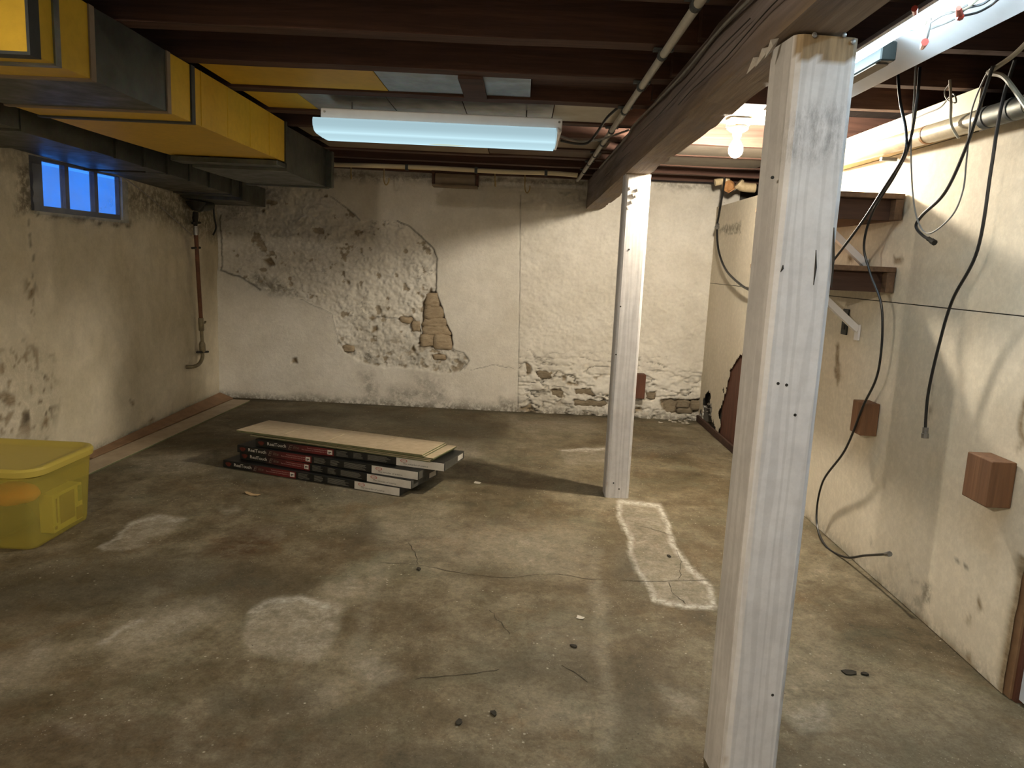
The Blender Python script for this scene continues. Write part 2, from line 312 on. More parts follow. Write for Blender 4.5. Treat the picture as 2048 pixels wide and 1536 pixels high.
def m_clear(name, c, keep, rough=.3):
    t = NT(name); tr = t.n.new('ShaderNodeBsdfTransparent'); tr.inputs[0].default_value = (*c, 1); mx = t.n.new('ShaderNodeMixShader')
    t.done(c, rough, 0, .5); t.put(mx.inputs[0], keep); t.link(tr.outputs[0], mx.inputs[1]); t.link(t.b.outputs[0], mx.inputs[2]); t.link(mx.outputs[0], t.out.inputs[0]); return t
MAT['glass'] = m_clear('window_glass', (.85, .9, .95), .12, .08).m
t_ = m_clear('plastic_sheet', (.75, .78, .8), .3, .35); t_.put(t_.n['Mix Shader'].inputs[0], t_.ramp(t_.noise(6, 6, .7), [(.35, .08), (.75, .30)])); MAT['sheet'] = t_.m
MAT['tub'] = m_clear('yellow_tub_plastic', (.95, .90, .52), .31, .4).m
MAT['tub'].node_tree.nodes['Principled BSDF'].inputs['Base Color'].default_value = (.50, .43, .11, 1)
MAT['lid'] = m_clear('yellow_lid_plastic', (.85, .75, .3), .8, .38).m
MAT['lid'].node_tree.nodes['Principled BSDF'].inputs['Base Color'].default_value = (.48, .38, .075, 1)

# ================================================================== structure
XL, XR, ZJ, ZTOP = -2.847, 1.739, 2.17, 2.37
YB = lambda x: 7.06-.06*(x-XL)/(XR-XL)*1.0        # back wall is a touch out of square
# ---- floor
xs = np.arange(-3.0, 2.8, .016); ys = np.concatenate([np.arange(-3.05, 1.5, .12), np.arange(1.5, 7.4, .016)])
X, Y = np.meshgrid(xs, ys, indexing='ij'); Z = (fbm(X*1.5, Y*1.5, 3)-.5)*.006
P = np.stack([X, Y, Z*0], -1); vis = Y > .9
px, py = pj(np.where(vis[..., None], P, [0, 3, 0])); px = np.where(vis, px, -9999); py = np.where(vis, py, -9999)
dx = (fbm(X*9, Y*9, 4)-.5)*28*np.clip((py-500)/600, .2, 1); dy = (fbm(X*9+50, Y*9, 4)-.5)*18*np.clip((py-500)/600, .2, 1)
qx, qy = px+dx, py+dy
PATCH = [(1238, 1003), (1318, 1012), (1335, 1050), (1345, 1090), (1375, 1135), (1418, 1170), (1430, 1213), (1370, 1212), (1310, 1200), (1298, 1170), (1275, 1140), (1262, 1110), (1262, 1075), (1240, 1040)]
pale = .62*pm(PATCH, px+dx*.3, py+dy*.3, 4)
rim = np.clip(1-segd(PATCH+[PATCH[0]], px+dx*.3, py+dy*.3)/7, 0, 1)*.95
for poly, s, w in (([(495, 1225), (560, 1192), (640, 1200), (690, 1215), (660, 1290), (640, 1320), (560, 1318), (495, 1305)], 8, .85),
                   ([(200, 1100), (258, 1050), (300, 1033), (370, 1037), (350, 1060), (290, 1085), (240, 1100)], 5, .75),
                   ([(200, 1290), (260, 1250), (330, 1210), (430, 1190), (455, 1215), (400, 1250), (330, 1278), (250, 1300)], 12, .6),
                   ([(705, 1320), (760, 1305), (800, 1345), (740, 1380)], 14, .7), ([(-30, 1330), (100, 1262), (110, 1330), (60, 1380), (-30, 1420)], 20, .5),
                   ([(1560, 1428), (1650, 1405), (1680, 1455), (1600, 1465)], 8, .7), ([(740, 1070), (770, 1035), (1170, 1055), (1195, 1120), (1150, 1160), (960, 1130), (800, 1110)], 25, .34),
                   ([(650, 1170), (700, 1150), (730, 1175), (680, 1195)], 10, .7), ([(440, 1015), (475, 1012), (480, 1025), (450, 1028)], 5, .6),
                   ([(880, 885), (960, 885), (955, 920), (890, 925)], 10, .5), ([(1020, 835), (1180, 838), (1200, 860), (1020, 855)], 8, .45),
                   ([(260, 920), (420, 905), (400, 930), (280, 945)], 12, .4), ([(1050, 1250), (1150, 1230), (1190, 1300), (1080, 1330)], 25, .3), ([(1050, 1390), (1170, 1400), (1190, 1440), (1060, 1450)], 25, .35),
                   ([(1320, 1370), (1400, 1390), (1400, 1450), (1330, 1420)], 15, .45), ([(500, 1060), (560, 1050), (560, 1075), (470, 1065)], 12, .4), ([(680, 960), (760, 970), (760, 1000), (660, 1000)], 12, .35),
                   ([(1115, 900), (1215, 895), (1215, 925), (1130, 930)], 5, .5), ([(100, 1440), (200, 1450), (170, 1480), (140, 1470)], 10, .7), ([(1270, 880), (1440, 885), (1440, 900), (1270, 905)], 10, .3), ([(640, 1370), (700, 1360), (690, 1420), (630, 1420)], 15, .35)):
    pale = np.maximum(pale, w*pm(poly, qx, qy, s))
pale = np.maximum(pale, .45*lm([(1188, 1105), (1195, 1200), (1205, 1330), (1222, 1420), (1205, 1490)], qx, qy, 26))
pale = np.maximum(pale, .3*lm([(770, 1110), (740, 1200), (715, 1300)], qx, qy, 22))
rim = np.maximum(rim, .75*np.clip(1-segd([(1120, 903), (1210, 898)], qx, qy)/4, 0, 1)); rim = np.maximum(rim, .7*np.clip(1-segd([(500, 1222), (530, 1205), (600, 1195), (650, 1212)], qx, qy)/9, 0, 1))
rim = np.maximum(rim, .5*np.clip(1-segd([(205, 1095), (265, 1050), (320, 1036), (368, 1040)], qx, qy)/5, 0, 1)); rim = np.maximum(rim, .5*np.clip(1-segd([(205, 1288), (240, 1262), (280, 1244)], qx, qy)/6, 0, 1))
rust = np.maximum(.9*pm([(400, 1112), (480, 1055), (555, 1060), (545, 1095), (490, 1118)], qx, qy, 10), .45*pm([(100, 1370), (260, 1330), (330, 1420), (180, 1470)], qx, qy, 50))
rust = np.maximum(rust, .55*pm([(-60, 1400), (250, 1390), (480, 1440), (640, 1420), (700, 1560), (-60, 1560)], qx, qy, 60))
rust = np.maximum(rust, .5*pm([(640, 1080), (740, 1060), (740, 1110), (620, 1120)], qx, qy, 20))
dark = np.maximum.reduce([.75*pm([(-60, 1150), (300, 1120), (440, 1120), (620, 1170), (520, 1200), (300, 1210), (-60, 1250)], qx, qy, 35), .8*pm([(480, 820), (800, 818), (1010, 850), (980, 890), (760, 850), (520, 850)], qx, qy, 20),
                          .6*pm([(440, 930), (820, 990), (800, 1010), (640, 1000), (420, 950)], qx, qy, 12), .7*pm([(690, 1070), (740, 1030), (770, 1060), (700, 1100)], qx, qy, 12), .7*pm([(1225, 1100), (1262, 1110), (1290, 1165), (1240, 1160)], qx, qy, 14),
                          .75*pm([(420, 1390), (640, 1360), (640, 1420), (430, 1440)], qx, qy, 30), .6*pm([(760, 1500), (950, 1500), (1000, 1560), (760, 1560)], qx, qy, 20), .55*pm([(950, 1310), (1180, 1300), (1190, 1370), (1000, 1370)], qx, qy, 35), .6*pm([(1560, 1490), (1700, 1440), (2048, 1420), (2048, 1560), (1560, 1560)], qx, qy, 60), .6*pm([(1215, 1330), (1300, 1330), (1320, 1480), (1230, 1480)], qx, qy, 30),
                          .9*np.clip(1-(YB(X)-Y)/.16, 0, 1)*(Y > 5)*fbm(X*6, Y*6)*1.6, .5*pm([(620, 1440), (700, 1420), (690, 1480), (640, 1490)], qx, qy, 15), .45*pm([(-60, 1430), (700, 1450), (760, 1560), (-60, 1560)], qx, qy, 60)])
me = gridmesh(P, gridfaces(*X.shape)); P0 = P
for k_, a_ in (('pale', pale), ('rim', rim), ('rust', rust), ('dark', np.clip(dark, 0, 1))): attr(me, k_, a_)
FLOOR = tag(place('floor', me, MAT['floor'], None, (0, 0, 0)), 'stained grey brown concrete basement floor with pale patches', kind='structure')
def crack(pts, w=.004):
    P = [fl(*p) for p in pts]; v = []; f = []
    Q = spline(P, 5)
    for i, p in enumerate(Q):
        d = Q[min(i+1, len(Q)-1)]-Q[max(i-1, 0)]; n = np.array([-d[1], d[0], 0]); n /= np.linalg.norm(n)+1e-9
        ww = w*(.35+.65*random.random()); j = n*random.uniform(-1, 1)*.006
        v += [p+j+n*ww/2+[0, 0, .0012], p+j-n*ww/2+[0, 0, .0012]]
        if i: b = 2*i; f.append([b-2, b-1, b+1, b])
    place('crack', mesh(v, f), MAT['crackm'], FLOOR)
for c_ in ([(770, 1125), (835, 1130), (900, 1142), (1000, 1155), (1100, 1148), (1180, 1158), (1290, 1163), (1370, 1162), (1418, 1160)], [(835, 1130), (833, 1110), (815, 1085)], [(1265, 1050), (1310, 1060), (1352, 1075)], [(1355, 1100), (1362, 1130), (1358, 1160)], [(980, 1220), (1000, 1245), (1020, 1270)], [(1335, 1165), (1350, 1190), (1372, 1208)], [(830, 1358), (930, 1350), (1000, 1340)], [(1125, 1330), (1175, 1365)]): crack(c_)

# ---- back wall: plaster skin over whitewashed stone, fallen away in places
us = np.arange(XL-.06, XR+.2, .0085); zs = np.arange(-.01, 2.20, .0085)
X, Zg = np.meshgrid(us, zs, indexing='ij'); Yw = YB(X); px, py = pj(np.stack([X, Yw, Zg], -1))
jx = (fbm(X*14, Zg*14, 4)-.5)*14; jy = (fbm(X*14+40, Zg*14, 4)-.5)*14; qx, qy = px+jx, py+jy
ROUGH = [(430, 330), (560, 330), (655, 388), (690, 415), (720, 440), (795, 441), (822, 455), (850, 482), (868, 500), (875, 520), (873, 560), (873, 582), (881, 612), (893, 650), (900, 672), (906, 697), (928, 706), (938, 722), (928, 738), (905, 746), (880, 744), (840, 737), (770, 735), (720, 724), (690, 704), (676, 685), (671, 650), (664, 628), (640, 613), (600, 598), (560, 590), (520, 580), (485, 556), (442, 541), (430, 540)]
BARE = [(858, 584), (863, 578), (867, 585), (873, 583), (879, 604), (887, 635), (898, 656), (900, 668), (906, 690), (897, 702), (885, 697), (860, 693), (834, 690), (842, 680), (843, 655), (845, 640), (846, 605), (853, 594)]
holes = [[(683, 694), (690, 690), (705, 695), (707, 703), (695, 704)], [(862, 712), (878, 708), (891, 711), (891, 720), (872, 719)], [(735, 637), (743, 631), (750, 635), (742, 643)], [(742, 655), (752, 651), (752, 660), (740, 668)],
         [(797, 640), (805, 630), (825, 637), (838, 650), (840, 665), (825, 662), (820, 645)], [(820, 700), (826, 691), (830, 701), (826, 705)], [(690, 560), (697, 562), (695, 568), (691, 567)], [(525, 518), (540, 515), (548, 528), (538, 534)], [(585, 718), (592, 716), (594, 726), (582, 726)]]
LOWH = [[(1048, 725), (1057, 728), (1063, 745), (1055, 748)], [(1072, 742), (1090, 742), (1106, 758), (1085, 757)], [(1123, 749), (1131, 750), (1131, 762), (1124, 761)], [(1135, 765), (1155, 763), (1157, 768), (1137, 769)], [(1100, 783), (1118, 781), (1128, 795), (1108, 793)], [(1150, 779), (1182, 778), (1190, 790), (1155, 790)], [(1145, 801), (1210, 802), (1212, 812), (1150, 812)], [(1290, 783), (1312, 785), (1308, 797), (1294, 797)], [(1320, 803), (1345, 797), (1400, 800), (1402, 825), (1335, 826), (1322, 815)], [(1272, 817), (1282, 817), (1282, 826), (1270, 826)], [(1186, 757), (1196, 757), (1192, 763)], [(1040, 815), (1060, 812), (1070, 822), (1040, 822)]]
ra = pm(ROUGH, qx*.5+px*.5, qy*.5+py*.5, 1.6); bare = pm(BARE, qx*.6+px*.4, qy*.6+py*.4, 1.5)
hole = np.maximum.reduce([pm(h, qx*.5+px*.5, qy*.5+py*.5, 1.8) for h in holes]); low = np.maximum.reduce([pm(h, qx, qy, 1.8) for h in LOWH])
rb = pm([(1039, 380), (1430, 380), (1430, 860), (1036, 860)], px, py, 1.2)
lowz = np.clip((.62-Zg)/.4, 0, 1)*rb*(px < 1420)
lump = fbm(X*7, Zg*8, 5)-.5; fine = fbm(X*26, Zg*30, 4)-.5
cellw = np.abs(fbm(X*5+9, Zg*16+4, 4)-.5); flakes = np.clip((.050-cellw)/.02, 0, 1)*np.clip(lowz*1.6, 0, 1)      # lifted paint edges in courses
tg = np.clip((py-620)/100, 0, 1); lower_r = ra*tg*np.clip((fbm(X*11, Zg*14, 4)-.60)/.06, 0, 1)
pits = ra*np.clip((fbm(X*12+80, Zg*13+5, 5)-.69)/.03, 0, 1)
tiny = fbm(X*48, Zg*52, 3)-.5
dep = ra*(-.016+lump*.05+fine*.030+tiny*.016) + (1-ra)*(lump*.004+fine*.0015)
dep = dep*(1-rb)+rb*(lump*.026*(1+lowz)+fine*.014+tiny*.008-.004)
dep = dep-.045*bare-.030*hole-.03*low-.020*flakes-.010*lower_r-.008*pits
base = np.clip(1-Zg/.06, 0, 1); dep = dep+base*.008*(fbm(X*20, Zg*20)-.2)
Pb = np.stack([X, Yw-dep, Zg], -1); me = gridmesh(Pb, gridfaces(*X.shape))
attr(me, 'bare', np.clip(np.maximum.reduce([bare, hole, low*.9, lower_r*.7, pits*.8, flakes*.45*np.clip(fbm(X*9, Zg*9)*2.2-.7, 0, 1)]), 0, 1))
dirt = np.maximum.reduce([.95*np.clip(1-Zg/(.05+.09*fbm(X*5, X*0)), 0, 1), .75*pm([(500, 545), (560, 560), (590, 592), (545, 590), (500, 570)], qx, qy, 10), .55*pm([(720, 745), (745, 745), (760, 800), (735, 800)], qx, qy, 9), .6*pm([(780, 775), (890, 780), (895, 805), (780, 800)], qx, qy, 12),
                          .4*pm([(820, 745), (870, 748), (900, 800), (840, 790)], qx, qy, 14), .5*pm([(440, 395), (560, 380), (560, 420), (440, 450)], qx, qy, 20), .35*pm([(480, 440), (700, 470), (640, 600), (470, 540)], qx, qy, 60), .7*pm([(650, 340), (1175, 358), (1175, 375), (650, 360)], qx, qy, 8), .6*pm([(1310, 360), (1430, 368), (1430, 382), (1310, 375)], qx, qy, 6), .5*lowz*np.clip(1-Zg/.2, 0, 1), .55*pm([(1320, 795), (1405, 795), (1405, 840), (1320, 840)], qx, qy, 10), .8*pm([(1000, 800), (1040, 800), (1040, 830), (1000, 830)], qx, qy, 8), .45*ra*tg*np.clip(fbm(X*8, Zg*9)*3-1.2, 0, 1),
                          .9*hole*0, .8*pm([(725, 708), (745, 712), (755, 722), (730, 720)], qx, qy, 3)])
attr(me, 'dirt', np.clip(dirt, 0, 1))
ck = np.maximum.reduce([lm([(872, 582), (874, 520), (868, 500), (850, 480), (822, 455), (795, 441)], qx*.3+px*.7, qy*.3+py*.7, 1.6), .8*lm([(720, 440), (690, 415), (660, 392)], px+jx*.3, py+jy*.3, 1.4), .7*lm([(1041, 390), (1040, 560), (1036, 820)], px, py, 1.6), .9*lm([(440, 430), (442, 541), (485, 556), (520, 580)], px+jx*.4, py+jy*.4, 2.2), .55*lm([(600, 598), (664, 628), (671, 660), (676, 688)], px+jx*.4, py+jy*.4, 1.6), .6*lm([(906, 697), (928, 706), (938, 722), (920, 742)], px+jx*.3, py+jy*.3, 1.8),
                        .8*lm([(862, 584), (873, 583), (879, 604), (887, 635), (898, 656), (906, 692)], px+jx*.4, py+jy*.4, 2.4), .7*lm([(750, 632), (790, 636), (812, 640), (838, 652), (840, 680)], px+jx*.6, py+jy*.6, 2.0), .95*np.clip((.021-cellw)/.009, 0, 1)*lowz**.4*np.clip(fbm(X*6+3, Zg*6)*5-1.9, 0, 1), .6*lm([(940, 740), (990, 730), (1030, 738)], px+jx*.5, py+jy*.5, 1.2), .9*lm([(1145, 801), (1185, 804), (1212, 802)], px+jx*.3, py+jy*.3, 2.5), .9*lm([(1060, 783), (1100, 786)], px+jx*.4, py+jy*.4, 1.8), .8*lm([(1105, 773), (1138, 776)], px+jx*.4, py+jy*.4, 1.8), .9*lm([(1325, 806), (1350, 797), (1370, 803), (1400, 797)], px+jx*.5, py+jy*.5, 2.4),
                        .45*ra*np.clip((.016-np.abs(fbm(X*9+7, Zg*9+3, 5)-.5))/.01, 0, 1)*np.clip(fbm(X*4, Zg*4)*5-2.4, 0, 1)])
attr(me, 'crack', np.clip(ck, 0, 1))
WB = tag(place('wall_back', me, MAT['back'], None, (0, 7.06, 0)), 'whitewashed stone back wall with fallen plaster patch', kind='structure')
def stone(x0, y0, x1, y1, out=.02, parent=None, mat='stone'):
    """bare stone filling a pixel rectangle on the back wall"""
    a = pl(x0, y1, 1, 7.03); b = pl(x1, y0, 1, 7.03); c = (a+b)/2; sx = abs(b[0]-a[0])/2; sz = abs(b[2]-a[2])/2
    bm = bmesh.new(); bmesh.ops.create_cube(bm, size=2); bmesh.ops.subdivide_edges(bm, edges=bm.edges[:], cuts=3, use_grid_fill=True)
    sd = random.random()*50
    for v in bm.verts:
        k = v.co.copy(); L = (abs(k.x)**7+abs(k.y)**7+abs(k.z)**7)**(1/7); k /= L
        n = float(vn(np.array(k.x*1.5+sd), np.array(k.z*1.5+k.y+sd)))-.5
        v.co = (c[0]+k.x*sx*1.05*(1+n*.3), YB(c[0])+.052-out+k.y*(.035)*(1+n*.8), c[2]+k.z*sz*1.05*(1+n*.35))
    return place('stone', bm_mesh(bm, True), MAT[mat], parent or WB)
for r_ in ((849, 588, 879, 613), (847, 613, 887, 637), (845, 638, 895, 653), (844, 654, 900, 669), (840, 670, 870, 692), (868, 670, 904, 698), (684, 692, 706, 703), (864, 710, 890, 719), (800, 634, 823, 646), (823, 643, 839, 663)): stone(*r_, out=.010)
for r_ in ((1050, 727, 1062, 746), (1074, 743, 1104, 757), (1102, 782, 1126, 794), (1152, 779, 1188, 790), (1148, 803, 1211, 812), (1292, 785, 1310, 797), (1325, 803, 1352, 824), (1353, 801, 1378, 814), (1354, 815, 1385, 826), (1380, 801, 1401, 818)): stone(*r_, out=.006, mat='stone2')  # greyer, darker stones for the low holes

# ---- left wall with the high window opening
WY0, WY1, WZ0, WZ1 = 4.40, 5.41, 1.57, 1.885
ysl = np.concatenate([np.arange(-3.05, 2.5, .15), np.arange(2.5, WY0-.005, .02), np.arange(WY0, WY1-.005, .02), np.arange(WY1, 7.12, .02)])
zsl = np.concatenate([np.arange(-.01, WZ0-.005, .02), np.linspace(WZ0, WZ1, 16), np.arange(WZ1+.02, ZTOP, .02)])
Y, Zg = np.meshgrid(ysl, zsl, indexing='ij'); vis = Y > 1.5
px, py = pj(np.where(vis[..., None], np.stack([Y*0+XL, Y, Zg], -1), [0, 3, 0])); px = np.where(vis, px, -9999)
jx = (fbm(Y*10, Zg*10, 4)-.5)*20; jy = (fbm(Y*10+40, Zg*10, 4)-.5)*20; qx, qy = px+jx, py+jy
yc = (ysl[1:]+ysl[:-1])/2; zc = (zsl[1:]+zsl[:-1])/2; keep = ~(((yc > WY0) & (yc < WY1))[:, None] & ((zc > WZ0) & (zc < WZ1))[None, :])
edge = ((Y > WY0-.03) & (Y < WY1+.03) & (Zg > WZ0-.03) & (Zg < WZ1+.03))
dep = ((fbm(Y*3, Zg*3, 4)-.5)*.03+(fbm(Y*14, Zg*14, 4)-.5)*.010)*~edge
me = gridmesh(np.stack([XL+dep, Y, Zg], -1), gridfaces(*Y.shape, keep))
spots = np.clip((fbm(Y*13, Zg*13, 5)-.60)/.05, 0, 1)
spots = np.maximum(spots, np.clip((fbm(Y*24+3, Zg*24, 4)-.66)/.04, 0, 1)); lowl = pm([(-30, 690), (95, 690), (110, 790), (95, 880), (-30, 880)], qx, qy, 22)
attr(me, 'bare', np.clip(np.maximum.reduce([.8*spots*lowl, .9*spots*pm([(45, 560), (70, 555), (72, 650), (50, 650)], qx, qy, 8), pm([(57, 580), (66, 578), (64, 597), (54, 594)], qx, qy, 3), pm([(5, 790), (25, 788), (30, 808), (8, 812)], qx, qy, 4), pm([(88, 832), (100, 835), (98, 858), (86, 855)], qx, qy, 4), pm([(300, 842), (312, 838), (310, 850), (300, 851)], qx, qy, 3), pm([(262, 800), (272, 800), (268, 811)], qx, qy, 2)]), 0, 1))
dirt = np.maximum.reduce([.85*pm([(245, 360), (440, 385), (430, 480), (380, 470), (330, 440), (250, 430)], qx, qy, 20), .9*pm([(40, 330), (62, 330), (72, 425), (30, 430)], qx, qy, 10), .8*np.clip(1-Zg/.07, 0, 1)*fbm(Y*6, Zg*6)*1.6, .35*np.clip((Zg-1.5)/.4, 0, 1)*fbm(Y*4, Zg*4)*2, .25*lowl, .7*lm([(60, 425), (150, 440), (260, 445)], qx, qy, 7), .6*pm([(430, 400), (441, 400), (441, 470), (432, 470)], qx, qy, 5)])
attr(me, 'dirt', np.clip(dirt, 0, 1)); attr(me, 'crack', np.clip(np.maximum.reduce([.7*lm([(62, 430), (60, 480), (66, 540), (68, 580)], qx, qy, 1.8), .8*lm([(50, 430), (68, 405), (72, 428), (160, 437), (260, 450)], qx, qy, 2.2), .6*lm([(290, 380), (340, 430), (385, 470)], qx, qy, 2), .8*spots*lowl*np.clip(fbm(Y*8, Zg*8)*4-2.2, 0, 1)]), 0, 1))
WL = tag(place('wall_left', me, MAT['left'], None, (XL, 3, 0)), 'damp cream plastered left wall with mould spots', kind='structure')
mb = MB(); D = .05
mb.quad((XL, WY0, WZ0), (XL, WY1, WZ0), (XL-D, WY1, WZ0), (XL-D, WY0, WZ0)); mb.quad((XL, WY0, WZ1), (XL-D, WY0, WZ1), (XL-D, WY1, WZ1), (XL, WY1, WZ1))
mb.quad((XL, WY0, WZ0), (XL-D, WY0, WZ0), (XL-D, WY0, WZ1), (XL, WY0, WZ1)); mb.quad((XL, WY1, WZ0), (XL, WY1, WZ1), (XL-D, WY1, WZ1), (XL-D, WY1, WZ0))
mb.build('window_reveal', MAT['left'], WL)
# window: frame, two mullions, three panes, sheet of plastic over the opening
win = empty('window_1', (XL-.2, (WY0+WY1)/2, WZ0), 'small high basement window with three blue panes behind plastic', None); win['kind'] = 'structure'
xw = XL-.016; yw = lambda p: pl(p, 380, 0, xw)[1]; YA = yw(86); mb = MB(); mb.box(xw-.03, xw, WY0+.002, WY1-.002, WZ0+.002, WZ0+.035).box(xw-.03, xw, WY0+.002, WY1-.002, WZ1-.02, WZ1-.002).box(xw-.03, xw, WY0+.002, YA, WZ0+.035, WZ1-.02).box(xw-.03, xw, WY1-.012, WY1-.002, WZ0+.035, WZ1-.02)
mb.build('window_frame', MAT['sash'], win)
yy = [YA, yw(133), yw(191), WY1-.012]
for k in (1, 2): MB().box(xw-.028, xw+.006, yy[k]-.020, yy[k]+.020, WZ0+.035, WZ1-.02).build('mullion', MAT['sash'], win)
for k in range(3): MB().box(xw-.018, xw-.014, yy[k]+(.020 if k else 0), yy[k+1]-(.020 if k < 2 else 0), WZ0+.035, WZ1-.02).build('pane', MAT['glass'], win)
uu, vv = np.meshgrid(np.linspace(0, 1, 50), np.linspace(0, 1, 24), indexing='ij')
sx = XL+.030+.03*np.sin(np.pi*uu)*np.sin(np.pi*vv)+.022*(fbm(uu*6+vv*4, vv*5)-.5)
me = gridmesh(np.stack([sx, WY0-.02+uu*(WY1-WY0+.04), WZ0-.02+vv*(WZ1-WZ0-.03)], -1), gridfaces(50, 24))
tag(place('plastic_sheet', me, MAT['sheet']), 'sagging clear plastic sheet taped over the small high window', 'plastic sheet')

# ---- right wall of painted boards: two courses of panel, torn open near the far corner
WR = empty('wall_right', (XR, 4.6, 0), 'cream painted board wall on the right with torn lower corner', None); WR['kind'] = 'structure'
TEAR = [[(1396, 870), (1404, 805), (1412, 782), (1419, 782), (1423, 800), (1424, 830), (1429, 852), (1430, 880)], [(1436, 880), (1438, 850), (1441, 815), (1448, 775), (1464, 728), (1500, 690), (1500, 900)]]
def rpanel(z0, z1, y0, y1):
    ysr = np.arange(y0, y1+.001, .0155); zsr = np.linspace(z0, z1, int((z1-z0)/.0155)+2); Y, Zg = np.meshgrid(ysr, zsr, indexing='ij')
    jag = (fbm(Zg*14, Zg*3+7, 4)-.5)*.022*(Y < y0+.02)*(z0 < 1) ; Yj = Y+jag
    dep = (fbm(Y*1.3, Zg*1.3, 2)-.5)*.012
    px, py = pj(np.stack([Y*0+XR, Yj, Zg], -1)); j1 = (fbm(Y*16, Zg*16, 4)-.5)*16; j2 = (fbm(Y*16+9, Zg*16, 4)-.5)*16
    ins = np.zeros(Y.shape, bool)
    for h in TEAR: ins |= inpoly(h, px+j1*.8, py+j2*.8)
    ins &= (Y > 4.9); keep = ~(ins[1:, 1:] & ins[:-1, :-1] & ins[1:, :-1] & ins[:-1, 1:])
    me = gridmesh(np.stack([XR+dep, Yj, Zg], -1), gridfaces(*Y.shape, keep)); qx, qy = px+j1, py+j2
    bare = np.maximum.reduce([pm([(1672, 690), (1682, 690), (1684, 760), (1676, 780), (1670, 745)], qx, qy, 3)*.9, lm([(1868, 748), (1862, 790), (1858, 835)], qx, qy, 3.5), pm([(2050, 790), (2040, 800), (2038, 880), (2030, 905), (2050, 890)], qx, qy, 5), pm([(1690, 510), (1702, 510), (1700, 525), (1690, 525)], qx, qy, 3), pm([(1786, 512), (1800, 511), (1800, 524), (1788, 524)], qx, qy, 3), pm([(1955, 1200), (1962, 1195), (1966, 1222), (1958, 1220)], qx, qy, 3), pm([(1936, 1230), (1942, 1228), (1940, 1250), (1933, 1248)], qx, qy, 3),
                              np.clip(1-(Y-y0)/(.03+.05*fbm(Zg*8, Zg*2)), 0, 1)*(Zg < .5)*1.3, pm([(1930, 1310), (1945, 1305), (1945, 1320), (1932, 1320)], qx, qy, 4), .9*np.clip(1-Zg/.03, 0, 1)*(fbm(Y*9, Zg*4) > .55)])
    attr(me, 'bare', np.clip(bare, 0, 1))
    dirt = np.maximum.reduce([.5*np.clip(1-Zg/.12, 0, 1), .5*pm([(1770, 1120), (1830, 1130), (1880, 1200), (1860, 1250), (1800, 1190)], qx, qy, 14)*np.clip(fbm(Y*14, Zg*14)*5-2.3, 0, 1), .9*pm([(1846, 1165), (1857, 1165), (1857, 1210), (1848, 1210)], qx, qy, 5), .5*pm([(1740, 1075), (1750, 1075), (1750, 1100), (1742, 1100)], qx, qy, 4), .8*pm([(1435, 455), (1480, 445), (1482, 460), (1437, 468)], qx, qy, 3), .15+0*Y, .5*np.clip(1-(YB(XR)-Y)/.25, 0, 1)*(Zg > 1.7)])
    attr(me, 'dirt', np.clip(dirt, 0, 1)); attr(me, 'crack', np.clip(.8*lm([(1912, 1120), (1950, 1150)], qx, qy, 2)+.6*lm([(1450, 470), (1482, 462)], qx, qy, 1.5), 0, 1))
    return place('panel', me, MAT['right'], WR)
rpanel(.004, 1.298, 2.42, 7.03); rpanel(1.302, 1.985, 2.42, 7.03)
MB().box(XR+.013, XR+.05, 2.376, 2.44, 0, 1.97).build('stud', MAT['redwood'], WR); MB().box(XR+.004, XR+.0125, 2.395, 2.46, .002, 1.97).build('board_core', MAT['plankback'], WR)
MB().box(XR+.03, XR+.05, 6.05, 6.62, 0, .75).build('stud', MAT['dark'], WR); MB().box(XR+.016, XR+.03, 5.3, 6.28, 0, .95).build('backing_board', MAT['redwood'], WR)
for k in range(14): MB().box(XR+.02, XR+.038, -3.0, 2.375, .012+k*.155, .012+k*.155+.151).build('plank', MAT['planks'], WR, bevel=.003, seg=1)
# cream upper board behind the pipe
MB().box(XR+.006, XR+.022, 3.08, 5.3, 1.99, 2.158).build('upper_board', MAT['cream'], WR)
mb = MB(); mb.box(XR-.02, XR, 4.6, 7.0, .002, .06); tag(mb.build('baseboard_right', MAT['shelf'], None, bevel=.004), 'dark wooden base strip along the right wall', kind='structure')
for nm, a in (('wall_right_outer', (2.72, 2.76, -3.05, 7.2, 0, ZTOP)), ('wall_front', (XL-.1, 2.76, -3.1, -3.05, 0, ZTOP)), ('wall_back_outer', (XR+.05, 2.76, 7.0, 7.05, 0, ZTOP))):
    o = MB().box(*a).build(nm, MAT['dark' if 'outer' in nm else 'right']); tag(o, 'dark foundation wall' if 'outer' in nm else 'cream plastered wall behind the viewer', kind='structure')
o = MB().box(XL-.02, XR+.1, 7.075, 7.12, 2.19, ZTOP).build('wall_back_sill', MAT['joist']); tag(o, 'timber sill above the back wall', kind='structure')

